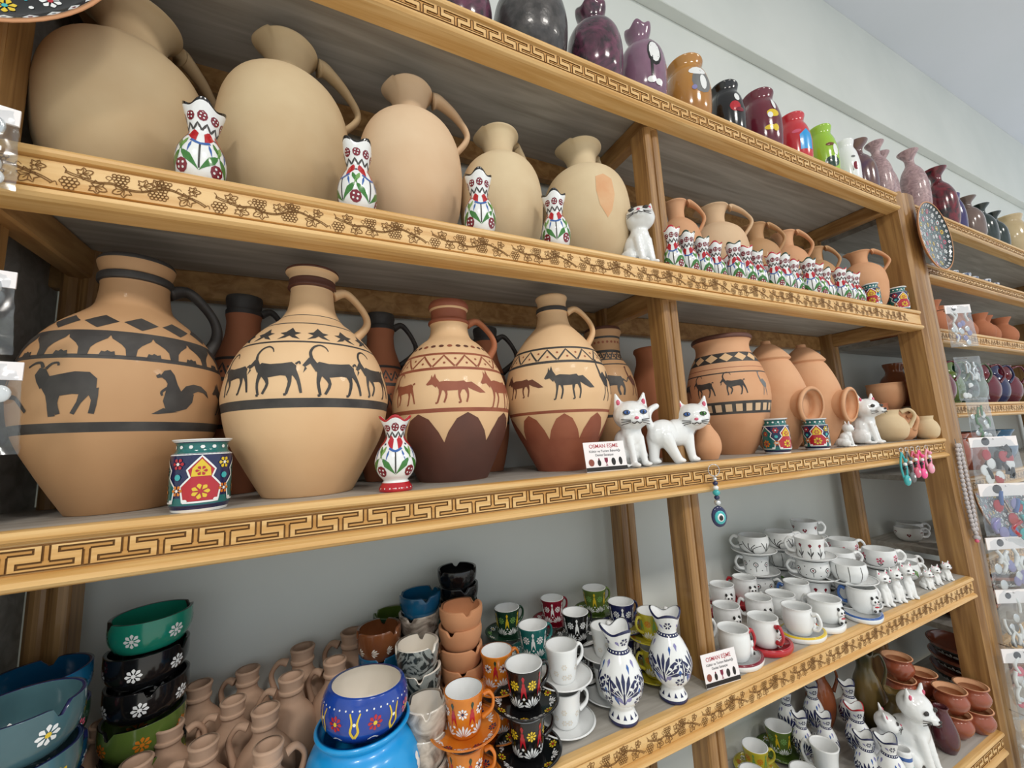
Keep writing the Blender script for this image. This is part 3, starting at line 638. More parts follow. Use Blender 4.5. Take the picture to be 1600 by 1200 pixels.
def wave_rim(h, n=3, dr=.10, dz=.03, z0=.85, ph=0):
    return lambda t, r, z: (r*(1+dr*max(0, (z/h-z0)/(1-z0))*math.cos(n*(t-ph))), z+h*dz*max(0, (z/h-z0)/(1-z0))*math.cos(n*(t-ph)))
def tulip_vase(x, y, z, r, h, label, foot=False, rimm=BLACK, group=None, rz=None, footm=RED):
    pr = scaled(PTF if foot else PT, r, h)
    return vessel('tulip_vase', label, 'vase', x, y, z, pr, WHITE, th=.0025, fl=.005, rimm=rimm, bands=[(.965*h, 1.1*h, rimm)]+([(0, .115*h, footm)] if foot else [(0, .03*h, NAVY)]), decor=vase_decor(h, foot), deform=wave_rim(h, 4, .10, .035), seg=40, group=group, rz=rz, off=.0003)
V0 = tulip_vase(-.145, .030, ZB, .0265, .108, 'white tulip vase with black wavy rim between the first two large pitchers', rz=face(-.145,.03)-.1)
dup(V0, .040, .030, ZB, face(.04,.03)+.7, 1.02, 'white tulip vase with black rim in front of the peach clay pitcher')
dup(V0, .230, .028, ZB, face(.23,.03)+.1, 1.0, 'white tulip vase with black rim between peach and small-necked sandy pitchers')
dup(V0, .377, .028, ZB, face(.377,.03)+.05, .98, 'white tulip vase with black rim below the small-necked sandy pitcher\'s right side')
V1 = tulip_vase(.672, .032, ZB, .0215, .098, 'small tulip vase with red rim, packed in a tight row', rimm=RED, group='tulip vases packed in a row')
lbl = 'small tulip vase with red rim, packed in a tight row'
V2 = tulip_vase(.722, .036, ZB, .0215, .098, 'small tulip vase with green rim, packed in a tight row', rimm=DGREEN, group='green-rimmed tulip vases packed in a row')
x = .722; k = 0
while x < 1.40:
    x += .0495; k += 1
    src, lb, gp = ((V1, lbl, 'tulip vases packed in a row'), (V2, V2['label'], 'green-rimmed tulip vases packed in a row'))[k % 2]
    dup(src, x, .032+.006*(k % 3), ZB, rnd.uniform(0, 6), rnd.uniform(.96, 1.05), lb, gp)
x = .70; k = 0
while x < 1.33:
    k += 1
    src, lb, gp = ((V1, lbl, 'tulip vases packed in a row'), (V2, V2['label'], 'green-rimmed tulip vases packed in a row'))[(k // 2) % 2]
    dup(src, x, .085+.004*(k % 3-1)-.002, ZB, rnd.uniform(0, 6), rnd.uniform(.97, 1.0), lb, gp)
    x += .0555
tulip_vase(.091, .036, ZCc, .0275, .100, 'white tulip vase with red wavy rim and red spotted foot between two painted jugs', foot=True, rimm=RED)

# ================================================================ enamel-patterned tumblers
PTM = [(.90,0),(.93,.03),(.97,.08),(1,.14),(1,.74),(.96,.79),(.86,.84),(.84,.92),(.94,.97),(1.0,.99),(.99,1)]
def dtin(h):
    def f(d, L):
        z = lambda q: L.tz(q*h); r = L.at(z(.5))[0]
        for k in range(4):
            th = 2*PI*k/4
            d.off = .0004; d.poly(th, z(.30), [(-.016,-.012),(.016,-.012),(.018,.004),(.010,.014),(.012,.022),(0,.036),(-.012,.022),(-.010,.014),(-.018,.004)], TEAL if k % 2 else RED)
            d.off = .0007; d.stroke(th, z(.30), [(-.016,-.013),(.016,-.013),(.019,.004),(.010,.014),(.013,.022),(0,.037),(-.013,.022),(-.010,.014),(-.019,.004),(-.016,-.013)], .0018, WHITE)
            if k % 2 == 0: d.poly(th, z(.56), [(-.009,-.006),(.009,-.006),(.008,.003),(0,.013),(-.008,.003)], YELLOW)
            d.off = .0009; d.flower(th, z(.28), .0085, 7, YELLOW if k % 2 == 0 else ORANGE, RED); d.flower(th, z(.56), .0055, 6, RED, YELLOW)
            d.flower(th+PI/4, z(.66), .0065, 6, RED if k % 2 else YELLOW, WHITE); d.flower(th+PI/4, z(.30), .006, 6, ORANGE, WHITE)
            d.disc(th+PI/4, z(.48), .0035, TURQ, 8); d.disc(th+.5, z(.16), .003, WHITE, 6, sy=.6); d.disc(th-.5, z(.16), .003, WHITE, 6, sy=.6)
        d.off = .0005; d.dots(z(.89), 14, .0022, WHITE); d.ring(z(.79), .0018, WHITE)
    return f
def tumbler(x, y, z, r, h, label, rz=None):
    return vessel('patterned_tumbler', label, 'tumbler', x, y, z, scaled(PTM, r, h), NAVY, th=.002, bands=B_(h, (0,.04,WHITE), (.10,.20,TEAL), (.80,.95,TEAL), (.96,1.1,WHITE)), decor=dtin(h), seg=40, rimm=WHITE, rz=rz)
tumbler(-.129, .036, ZCc, .0285, .080, 'teal and navy enamel-patterned tumbler between ram jug and ibex jug')
tumbler(.935, .034, ZCc, .027, .078, 'navy enamel-patterned tumbler standing in front of slotted-band clay jar', face(.935,.03)+.8)
tumbler(1.090, .034, ZCc, .026, .074, 'navy enamel-patterned tumbler between the two lidded pots with side mouths', face(1.09,.03)+.1)
tumbler(1.482, .034, ZB, .020, .074, 'slim enamel-patterned tumbler touching the round orange pitcher')
tumbler(1.640, .034, ZB, .025, .080, 'wide enamel-patterned tumbler against the end post on upper shelf', face(1.64,.03)+.6)

# ================================================================ ceramic cats (one fused body, painted face as a part)
def fuse(mb, vox, smooth=6):
    o = mb.build('tmp')
    rm = o.modifiers.new('r', 'REMESH'); rm.mode = 'VOXEL'; rm.voxel_size = vox; rm.use_smooth_shade = True
    sm = o.modifiers.new('s', 'SMOOTH'); sm.iterations = smooth; sm.factor = .5
    bpy.context.view_layer.update()
    me = bpy.data.meshes.new_from_object(o.evaluated_get(bpy.context.evaluated_depsgraph_get()))
    bpy.data.objects.remove(o); me.materials.clear(); return me
def cap(mb, a, b, ra, rb, n=5):
    pts = [tuple(a[i]+(b[i]-a[i])*k/n for i in range(3)) for k in range(n+1)]
    for k in range(n+1): r = ra+(rb-ra)*k/n; mb.ell(pts[k], (r, r, r), WHITE, 10, 6)
def head_parts(mb, c, s, R, long_=0.):
    f = lambda p: tuple(Vector(c)+R @ (Vector(p)*s))
    mb.ell(f((0, 0, 0)), (.20*s, .175*s, .165*s), WHITE, 16, 10, R)
    mb.ell(f((.075, -.06, -.04)), (.1*s, .11*s, .09*s), WHITE, 12, 8, R); mb.ell(f((-.075, -.06, -.04)), (.1*s, .11*s, .09*s), WHITE, 12, 8, R)
    mb.ell(f((0, -.14-long_, -.055)), (.085*s, (.07+long_)*s, .058*s), WHITE, 12, 8, R)
    for q in (-1, 1):
        for k in range(6):
            t = k/5; mb.ell(f((q*(.115+.040*t), 0, .085+.14*t)), (.078*s*(1-t*.74), .042*s*(1-t*.45), .05*s*(1-.4*t)), WHITE, 8, 6, R)
def face_mesh(c, s, R, root, eye=TURQ, eye2=None, long_=0.):
    """painted face; on the larger cats each eye, ear lining, the nose and the whiskers is a part of its own"""
    f = lambda p: tuple(Vector(c)+R @ (Vector(p)*s)); big = s > .095; one = MB()
    def done(mb, name):
        if big: mb.build(name, root)
    for q in (-1, 1):
        mb = MB() if big else one
        mb.ell(f((q*.088, -.158, .028)), (.043*s, .014*s, .027*s), P_BLACK, 10, 6, R); mb.ell(f((q*.088, -.166, .028)), (.034*s, .013*s, .021*s), eye if q < 0 or not eye2 else eye2, 10, 6, R); mb.ell(f((q*.086, -.175, .028)), (.012*s, .007*s, .017*s), BLACK, 8, 6, R); done(mb, 'eye')
        mb = MB() if big else one
        mb.ell(f((q*.138, -.030, .145)), (.022*s, .018*s, .034*s), PINK, 8, 6, R); done(mb, 'ear_lining')
        for k in range(3):
            mb = MB() if big else one
            mb.tube([f((q*.06, -.19-long_*.6, -.055-.012*k)), f((q*.15, -.145-long_*.3, -.045-.03*k))], .0042*s, P_BLACK, 5); done(mb, 'whisker')
    mb = MB() if big else one
    mb.tube(cr([f((-.05, -.195-long_*1.5, -.082)), f((-.025, -.208-long_*1.8, -.092)), f((0, -.212-long_*1.9, -.075)), f((.025, -.208-long_*1.8, -.092)), f((.05, -.195-long_*1.5, -.082))], 4), .006*s, P_BLACK, 5); done(mb, 'mouth')
    mb = MB() if big else one
    mb.ell(f((0, -.208-long_*2, -.035)), (.024*s, .012*s, .017*s), PINK if not long_ else BLACK, 8, 6, R); done(mb, 'nose')
    if not big: one.build('painted_face', root)
ROT = lambda rz=0, rx=0, ry=0: Matrix.Rotation(rz, 3, 'Z') @ Matrix.Rotation(rx, 3, 'X') @ Matrix.Rotation(ry, 3, 'Y')
def cat_sit(name, label, x, y, z, h, rz, head_rz=0., head_rx=0., eye=TURQ, eye2=None, group=None, slim=1., m=WHITE, hs=1., long_=0.):
    s = h/1.02; mb = MB(); S = lambda p: tuple(q*s for q in p); w = slim
    mb.ell(S((0, .16, .20)), (.25*s*w, .27*s, .22*s), m, 14, 10); mb.ell(S((0, .07, .38)), (.21*s*w, .21*s, .26*s), m, 14, 10); mb.ell(S((0, -.03, .52)), (.165*s*w, .16*s, .22*s), m, 14, 10)
    cap(mb, S((0, -.03, .58)), S((0, -.05, .76)), .14*s*w, .13*s)
    for q in (-1, 1):
        cap(mb, S((q*.10*w, -.10, .46)), S((q*.10*w, -.17, .06)), .075*s, .058*s, 7); mb.ell(S((q*.10*w, -.21, .04)), (.066*s, .095*s, .042*s), m)
        mb.ell(S((q*.20*w, .08, .17)), (.10*s, .19*s, .16*s), m); mb.ell(S((q*.21*w, -.08, .035)), (.07*s, .12*s, .038*s), m)
    cap(mb, S((.05, .40, .06)), S((.26*w, .22, .05)), .055*s, .05*s, 6); cap(mb, S((.26*w, .22, .05)), S((.30*w, .0, .045)), .05*s, .04*s, 6)
    if h < .09: mb.ell(S((0, -.09, .26)), (.15*s*w, .11*s, .26*s), m)
    R = ROT(head_rz, head_rx); c = S((0, -.07, .83)); head_parts(mb, c, s*hs, R, long_)
    me = fuse(mb, s*.018); me.materials.append(m)
    root = empty(name, x, y, z, rz, label, 'figurine', group)
    b = bpy.data.objects.new('body', me); COL.objects.link(b); b.parent = root
    face_mesh(c, s*hs, R, root, eye, eye2, long_); return root
def cat_stand(name, label, x, y, z, h, rz, head_rz, eye, eye2, tail=True, m=WHITE):
    s = h; mb = MB(); S = lambda p: tuple(q*s for q in p)      # body along +X, head at +X
    mb.ell(S((-.20, .03, .52)), (.34*s, .22*s, .26*s), m, 14, 10); mb.ell(S((.12, .0, .53)), (.30*s, .21*s, .25*s), m, 14, 10); mb.ell(S((.28, -.02, .56)), (.19*s, .17*s, .22*s), m, 14, 10)
    cap(mb, S((.30, -.02, .60)), S((.38, -.07, .74)), .19*s, .17*s)
    for (xa, ya, xb, yb, r) in ((.26, -.09, .27, -.15, .085), (.30, .09, .42, .08, .08), (-.30, -.09, -.10, -.15, .10), (-.36, .10, -.42, .10, .10)):
        r *= 1.22; cap(mb, S((xa, ya, .46)), S(((xa+xb)/2, (ya+yb)/2, .25)), r*1.2*s, r*.85*s, 6); cap(mb, S(((xa+xb)/2, (ya+yb)/2, .25)), S((xb, yb, .06)), r*.85*s, r*.7*s, 6)
        mb.ell(S((xb+.03, yb-.03, .045)), (.10*s, .09*s, .048*s), m)
    if tail:
        P = cr([S((-.44, .06, .60)), S((-.50, .08, .80)), S((-.42, .08, .95)), S((-.28, .06, 1.02))], 6)
        for k, p in enumerate(P): r = (.075-.02*k/len(P))*s; mb.ell(p, (r, r, r), m, 10, 6)
    R = ROT(head_rz); c = S((.40, -.14, .80)); head_parts(mb, c, s*1.5, R)
    me = fuse(mb, s*.018); me.materials.append(m)
    root = empty(name, x, y, z, rz, label, 'figurine')
    b = bpy.data.objects.new('body', me); COL.objects.link(b); b.parent = root
    face_mesh(c, s*1.5, R, root, eye, eye2); return root
cat_sit('ceramic_cat', 'white ceramic cat sitting upright with chin raised, next to mid post', .585, .040, ZB, .128, face(.585, .03)+.75, -.75, -.35, P_BLACK, slim=1.0, hs=1.25)
cat_sit('ceramic_cat', 'white ceramic cat sitting, pale blue eyes, behind the propped business card', .521, .046, ZCc, .116, face(.512, .05)+.75, -.5, 0, BLUE, hs=1.5, slim=1.15)
cat_stand('ceramic_cat', 'white ceramic cat walking with one green and one blue eye', .626, .042, ZCc, .110, .05, face(.64, .05)+.1, BLUE, GREEN)
cat_sit('ceramic_cat', 'white bear-like ceramic cat with round ears looking along the shelf', 1.352, .046, ZCc, .118, .25, -.45, -.05, P_BLACK, hs=1.45, long_=.03, slim=1.15)
cat_sit('ceramic_cat', 'tiny white ceramic cat at the feet of the bear-like cat', 1.200, .022, ZCc, .058, .5, .3, 0, P_BLACK, hs=1.2)

# ================================================================ propped business cards
def text_mesh(body, size, m, parent, loc, name):
    cu = bpy.data.curves.new(name, 'FONT'); cu.body = body; cu.size = size; cu.align_x = 'CENTER'; cu.align_y = 'CENTER'; cu.extrude = .00004; cu.offset = size*.008
    o = bpy.data.objects.new('t', cu); COL.objects.link(o); bpy.context.view_layer.update()
    me = bpy.data.meshes.new_from_object(o.evaluated_get(bpy.context.evaluated_depsgraph_get())); bpy.data.objects.remove(o)
    me.materials.clear(); me.materials.append(m)
    t = bpy.data.objects.new(name, me); COL.objects.link(t); t.parent = parent; t.location = loc; t.rotation_euler = (PI/2, 0, 0); return t
CARD = mat('card_white', '#f3eeee', .5); CTXT = mat('ink_grey', '#4a4a4e', .6); CRED = mat('ink_red', '#b3404a', .6); CBAR = mat('ink_black', '#1e1a18', .6); CBRN = mat('ink_brown', '#8a4838', .6); CPUR = mat('ink_wine', '#7a1838', .6)
def card(x, y, z, rz, label, w=.080, h=.050):
    root = empty('business_card', x, y, z, rz, label, 'card')
    mb = MB(); mb.box((-w/2, -.0004, 0), (w/2, .0004, h), CARD); tl = empty('x'); bpy.data.objects.remove(tl)
    c = mb.build('card_sheet', root); c.rotation_euler = (-.16, 0, 0)
    mb = MB(); mb.box((-w/2, -.0007, .001), (w/2, -.0004, .0075), CBAR); mb.build('printed_bar', c)
    text_mesh('OSMAN EŞME', .0092, CRED, c, (-.001, -.0006, .0425), 'printed_name'); text_mesh('Kültür ve Turizm Bakanlığı', .0056, CTXT, c, (0, -.0006, .0340), 'printed_line'); text_mesh('Devlet Sanatçısı', .0056, CTXT, c, (-.002, -.0006, .0275), 'printed_line')
    mb = MB()
    def sh(pts, m): n = len(mb.v); mb.v.extend([(a, -.0006, q) for a, q in pts]); [mb.face([n+i for i in t], m, False) for t in tessellate_polygon([[Vector((a, q, 0)) for a, q in pts]])]
    el = lambda cx, cz, rx, rz2, k=14: [(cx+rx*math.cos(2*PI*i/k), cz+rz2*math.sin(2*PI*i/k)) for i in range(k)]
    sh(el(-.029, .0155, .0055, .0060), CBRN); sh(el(-.014, .0145, .0034, .0055), CBAR); sh(el(-.014, .0205, .0014, .002), CPUR)
    sh([(-.0035,.0225),(.0035,.0225),(.003,.0165),(.0008,.0135),(.0008,.0105),(.003,.009),(-.003,.009),(-.0008,.0105),(-.0008,.0135),(-.003,.0165)], CPUR)
    sh(el(.014, .0155, .0042, .0065), CBAR); sh(el(.028, .0160, .0036, .0068), CBAR); mb.build('printed_pots', c)
    return root
card(.437, .012, ZCc, face(.437, .012)*.25+.06, 'white business card with pot pictures propped against the sitting cat')
card(.655, .012, ZD, -.12, 'white business card with pot pictures propped at foot of mid post', .078, .052)

# ================================================================ lidded pots with a side mouth, small vase, round jugs
def mouth_pot(x, y, label, ang):
    root = empty('lidded_pot', x, y, ZCc, 0, label, 'pot')
    P = [(.50,0),(.52,.01),(.72,.10),(.95,.28),(1,.42),(.96,.55),(.82,.68),(.66,.78),(.60,.80),(.66,.815),(.665,.83),(.50,.89),(.30,.945),(.17,.965),(.15,.98),(.14,.998),(.06,1.0)]
    L = Lathe(scaled(P, .078, .293)); mb = MB(); mb.lathe(L, 48, lambda k, z: TERRA); mb.build('body', root)
    mb = MB(); T = Lathe([(.040,0),(.040,.022),(.042,.030),(.047,.035),(.048,.040),(.045,.043)], .007, .012, n=3); mb.lathe(T, 32, lambda k, z: TERRA)
    o = mb.build('side_mouth', root); o.rotation_euler = (PI/2+.12, 0, ang); o.location = (.055*math.sin(ang), -.055*math.cos(ang), .112)
    return root
mouth_pot(1.100, .130, 'terracotta lidded pot with round side mouth, nearer the ibex jar', -.05); mouth_pot(1.266, .132, 'terracotta lidded pot with round side mouth behind bear-like cat', .10)
vessel('small_vase', 'small plain terracotta vase leaning by the walking white cat', 'vase', .724, .046, ZCc, scaled([(.66,0),(.70,.02),(.95,.18),(1,.34),(.86,.50),(.56,.64),(.38,.74),(.35,.84),(.42,.95),(.46,.99),(.44,1)], .027, .098), TERRA, th=.003, seg=32)
def round_jug(x, y, z, r, h, m, label, hang=.1, tilt=(0, 0)):
    P = [(.50,0),(.54,.01),(.85,.14),(1,.36),(.98,.52),(.84,.70),(.66,.80),(.62,.86),(.66,.96),(.69,1)]
    o = vessel('round_jug', label, 'jug', x, y, z, scaled(P, r, h), m, th=.003, handle=[dict(path=[(r*.72, h*.92), (r*1.1, h*.98), (r*1.32, h*.80), (r*1.12, h*.55), (r*.95, h*.42)], r=.007, flat=.8, ang=hang)], seg=36)
    o.rotation_euler = (tilt[0], tilt[1], o.rotation_euler.z); return o
round_jug(1.492, .056, ZCc, .046, .090, CLAY_B, 'round sandy jug beside the bear-like cat', .1)
round_jug(1.588, .062, ZCc, .034, .075, TERRA, 'small round reddish jug between two sandy jugs', -.6)
round_jug(1.634, .022, ZCc, .028, .068, CLAY_B, 'small round pale jug touching the end post on middle shelf', 2.5)
round_jug(1.548, .175, ZCc, .046, .125, CLAY_BR, 'brown round jug behind the sandy jug', .3)
vessel('clay_bowl', 'deep terracotta bowl beside end post on middle shelf, lower of two', 'bowl', 1.700, .128, ZCc, scaled([(.5,0),(.55,.02),(.85,.3),(1,.7),(.97,.9),(1.02,1)], .052, .095), TERRA, seg=36)
vessel('clay_bowl', 'deep terracotta bowl stacked on its twin by end post', 'bowl', 1.705, .130, ZCc+.092, scaled([(.5,0),(.55,.02),(.85,.3),(1,.7),(.97,.9),(1.02,1)], .050, .090), TERRA, seg=36)
vessel('clay_bowl', 'wide terracotta pot in front of the two stacked bowls', 'pot', 1.612, .130, ZCc, scaled([(.5,0),(.55,.02),(.85,.3),(1,.7),(.97,.9),(1.02,1)], .034, .115), TERRA2, seg=36)
vessel('clay_bowl', 'dark glazed pot behind the brown round jug', 'pot', 1.610, .250, ZCc, scaled([(.5,0),(.9,.2),(1,.6),(.8,.85),(.85,1)], .038, .165), BLACK, seg=28)

# ================================================================ lower shelf, left bay
# oval-sided bowls in two stacks by the left post
def notch_bowl(name, label, x, y, z, r, h, m, inner=None, rimm=None, group=None, decor=None, rz=None, notches=3, nd=.22, P=None, th=.004, cat='bowl', bands=(), nw=.12):
    P = P or [(.72,0),(.80,.03),(.95,.30),(1,.60),(1,.92),(1.0,1)]
    def df(t, rr, zz):
        f = max(0, (zz/h-.72)/.28); g = 0
        for k in range(notches):
            a = t-2*PI*k/notches-.5; a = math.atan2(math.sin(a), math.cos(a)); g = max(g, math.exp(-(a/nw)**4))
        return rr, zz-h*nd*f*g
    return vessel(name, label, cat, x, y, z, scaled(P, r, h), m, th=th, fl=.006, inner=inner, rimm=rimm, group=group, decor=decor, rz=rz, deform=df, seg=72, n=3, bands=bands)
def fl_dec(h, ms, n=5, R=.010, q=.55, inn=None):
    def f(d, L):
        for k in range(n):
            d.flower(2*PI*k/n+.3, L.tz(h*q), R, 8, ms[k % len(ms)], ms[(k+1) % len(ms)])
            d.dots(L.tz(h*.86), 0 or 1, .001, ms[0])
        if inn:
            for k in range(8):
                th = 2*PI*k/8; d.fan(th, L.tr_in(inn*.62), .016, 5, ms[k % len(ms)], 2.0, PI/2 if k % 2 else -PI/2)
    return f
z = ZD; st2x, st2y = -.212, .195
for k, (m, ms) in enumerate(((OLIVE, [RED]), (OLIVE, [YELLOW, RED]), (OLIVE, [ORANGE]), (BLACK, [WHITE]), (BLACK, [WHITE]), (glaze('glaze_sea_green','#1f8a72'), [WHITE]))):
    nm = ('olive green notched bowl lowest in the tall stack', 'olive green notched bowl second from the bottom of tall stack', 'olive green notched bowl right under the black ones', 'black notched bowl lower of two in tall stack', 'black notched bowl right below the sea-green bowl', 'sea-green notched bowl with white flowers topping the tall stack')[k]
    notch_bowl('notched_bowl', nm, st2x+.002*(k % 2), st2y, z, .044, .040, m, rimm=BLACK, decor=fl_dec(.040, ms, 6, .009, .5, .044), rz=face(st2x, st2y)+.9*k, notches=2); z += .041
z = ZD
for k, m in enumerate((DGREEN, OLIVE, AEGEAN, DGREEN, AEGEAN)):
    notch_bowl('notched_bowl', ('dark green notched bowl at bottom of stack nearest the left post', 'olive notched bowl second up near the left post', 'blue notched bowl third up near the left post', 'dark green notched bowl fourth up near the left post', 'blue notched bowl with pale flowers topping the stack at left post')[k], -.300, .150, z, .047, .042, m, rimm=NAVY, decor=fl_dec(.042, [WHITE, PINK], 6, .008, .5, .046), rz=.7*k, notches=2); z += .0425
z = ZD; GT = glaze('glaze_grey_teal', '#4d6f76', '#3c5a62', scale=12)
for k, m in enumerate((DGREEN, OLIVE, GT, GT, GT)):
    notch_bowl('notched_bowl', ('dark green notched bowl lowest of the front stack', 'olive notched bowl under the grey-teal ones', 'grey-teal notched bowl lowest of three', 'grey-teal notched bowl in the middle of three', 'grey-teal notched bowl with yellow leaves inside, top of front stack')[k], -.266, .048, z, .046, .044, m, rimm=NAVY, decor=fl_dec(.046, [WHITE, YELLOW, LILAC], 6, .009, .5, .046), rz=.5+.8*k, notches=2); z += .0445

# miniature clay jugs
PM = [(.62,0),(.66,.02),(.92,.14),(1,.30),(.96,.44),(.78,.58),(.52,.68),(.40,.74),(.38,.80),(.44,.83),(.44,.86),(.40,.875),(.44,.95),(.47,.985),(.44,1)]
def mini(x, y, r, h, m, label, hang, group=None):
    return vessel('miniature_jug', label, 'jug', x, y, ZD, scaled(PM, r, h), m, th=.0025, fl=.006, handle=[dict(path=[(r*.54, h*.84), (r*.85, h*.86), (r*1.12, h*.74), (r*1.02, h*.58), (r*.88, h*.46)], r=.0055, flat=.8, ang=hang)], seg=32, group=group)
M0 = mini(-.105, .262, .036, .115, MINI, 'miniature unglazed clay jug among the crowd beside notched bowls', 2.6, 'miniature clay jugs')
for i, (x, y, hh, a) in enumerate(((-.165, .252, 1.0, 2.8), (-.112, .190, .95, 3.0), (-.066, .128, 1.02, 2.9), (-.178, .170, .95, .2), (-.192, .112, .94, 2.9), (-.128, .108, .95, 3.1), (-.148, .042, .93, 2.5), (.042, .268, 1.28, 2.9), (-.028, .262, 1.12, 3.0), (-.040, .190, 1.05, 2.9), (.020, .205, 1.05, 2.7), (-.018, .120, 1.0, .1), (-.055, .056, .98, .2), (-.265, .235, .9, .3), (-.105, .022, .9, 2.2))):
    if i in (7, 11): continue
    dup(M0, x, y, ZD, face(x, y)+a-2.6, hh)
dup(M0, .049, .264, ZD, face(.05, .26)+.2, 1.17, 'taller miniature clay jug standing by the brown leaf-patterned bowl', cat='jug')

# blue painted pot with bowl on it
def dpot(d, L):
    for th in (.55, -1.6): d.poly(th, L.tz(.052), [(-.022,-.022),(.022,-.022),(.016,.008),(0,.030),(-.016,.008)], CBRN); d.stroke(th, L.tz(.052), [(0,-.02),(0,.026)], .0012, P_BLACK)
    for k in range(3): d.disc(1.15, L.tz(.062), .0045, WHITE, 8, 0, .007*k-.007); d.disc(1.15, L.tz(.062), .0045, WHITE, 8, .007, -.004)
vessel('blue_pot', 'bright blue painted pot with brown leaf, holding a patterned bowl', 'pot', .050, .050, ZD, scaled([(.50,0),(.54,.02),(.85,.22),(1,.46),(.97,.62),(.86,.78),(.74,.86),(.72,.90),(.80,.95),(.82,.98),(.80,1)], .070, .112), BRIGHTB, decor=dpot, seg=56)
def dbowl(d, L):
    h = .050
    for k in range(7):
        th = 2*PI*k/7+.2
        d.flower(th, L.tz(h*.52), .0085, 8, PINK if k % 2 else RED, YELLOW)
        for q in (-1, 1): d.stroke(th+PI/7, L.tz(h*.5), [(0, -.014), (q*.0045, -.006), (q*.003, .003), (q*.006, .013)], (.0035, .0016), YELLOW, 3)
        d.disc(th+PI/7, L.tz(h*.5), .002, WHITE, 6, 0, .002); d.stroke(th, L.tz(h*.16), [(-.006, 0), (0, .003), (.006, 0)], .0014, WHITE, 3)
    d.dots(L.tz(h*.80), 40, .0011, WHITE)
o = vessel('patterned_bowl', 'cobalt blue flower-painted bowl with white inside sitting on the blue pot', 'bowl', .050, .046, ZD+.106, scaled([(.70,0),(.76,.03),(.92,.22),(1,.50),(.98,.78),(.90,.97),(.88,1)], .052, .050), CBLUE, th=.004, inner=WHITE_W, rimm=CBLUE, decor=dbowl, seg=56)
o.rotation_euler = (-.05, .08, o.rotation_euler.z)

# ashtray bowls in stacks
PA = [(.70,0),(.78,.03),(.93,.35),(1,.7),(1,.95),(.99,1)]
def ash_stack(x, y, spec, r, h, z=ZD):
    for k, (m, inn, lb, dec) in enumerate(spec):
        notch_bowl('notched_ashtray', lb, x+.0015*((k*7) % 3-1), y+.0015*((k*5) % 3-1), z, r, h, m, inner=inn, rimm=None, rz=.8*k+face(x, y), decor=dec, P=PA, notches=3, nd=.22, cat='ashtray', nw=.15); z += h*.86
TR = mat('terracotta_pale', '#c98f66', .8, '#b87c54', scale=8)
T_ = lambda s: 'plain terracotta notched ashtray, '+s
ash_stack(.212, .150, [(TR, None, T_(q), None) for q in ('bottom of its stack', 'second from bottom of its stack', 'third from bottom of its stack', 'third from top of its stack', 'second from top of its stack', 'topmost of its stack')], .036, .034)
ash_stack(.236, .238, [(AEGEAN, None, 'blue notched ashtray at bottom of back black stack', None), (TEAL, None, 'teal notched ashtray in back black stack', None), (DGREEN, None, 'dark green notched ashtray in back black stack', None), (TEAL, None, 'teal notched ashtray just below the black ones', None), (BLACK, None, 'black notched ashtray lowest of three', None), (BLACK, None, 'black notched ashtray between two black ones', None), (BLACK, None, 'black notched ashtray topmost of its stack', None)], .037, .035)
MARB = glaze('glaze_marbled_beige', '#c8bcae', '#6e6258', scale=30, distort=2)
ash_stack(.158, .218, [(MARB, None, 'beige marbled notched ashtray '+q, None) for q in ('bottom of its stack', 'second of its stack', 'third of its stack', 'fourth of its stack', 'right under the aegean blue ashtray')]+[(AEGEAN, None, 'aegean blue notched ashtray on the marbled stack', None)], .036, .036)
GPAT = glaze('glaze_grey_scroll', '#8d938f', '#2d3434', scale=42, distort=3, lo=.46, hi=.54)
ash_stack(.136, .128, [(GPAT, WHITE_W, 'grey scroll-patterned ashtray '+q, None) for q in ('bottom of its stack', 'second of its stack', 'third of its stack', 'with whitish inside topping its stack')], .033, .042)
ash_stack(.128, .048, [(MARB, WHITE_W, 'beige ashtray with pale glazed inside, '+q, None) for q in ('lowest by the blue pot', 'second up by the blue pot', 'topmost by the blue pot')], .029, .040)
leafd = lambda d, L: [d.fan(2*PI*k/9, L.tz(.017), .013, 5, WHITE_W, 1.6, 0) for k in range(9)]
BRG = glaze('glaze_brown', '#7a4a2c', '#6a3c22', scale=20)
ash_stack(.088, .200, [(DGREEN, None, 'dark green ashtray under blue ones', None), (AEGEAN, None, 'blue ashtray lower of a pair', leafd), (AEGEAN, None, 'blue white-flowered ashtray under the brown leaf one', leafd), (BRG, None, 'brown leaf-patterned notched ashtray topping its stack', leafd)], .035, .044)
ash_stack(.112, .262, [(DGREEN, OLIVE, 'dark green patterned bowl against the wall '+q, leafd) for q in ('bottom', 'middle', 'top')], .030, .056)

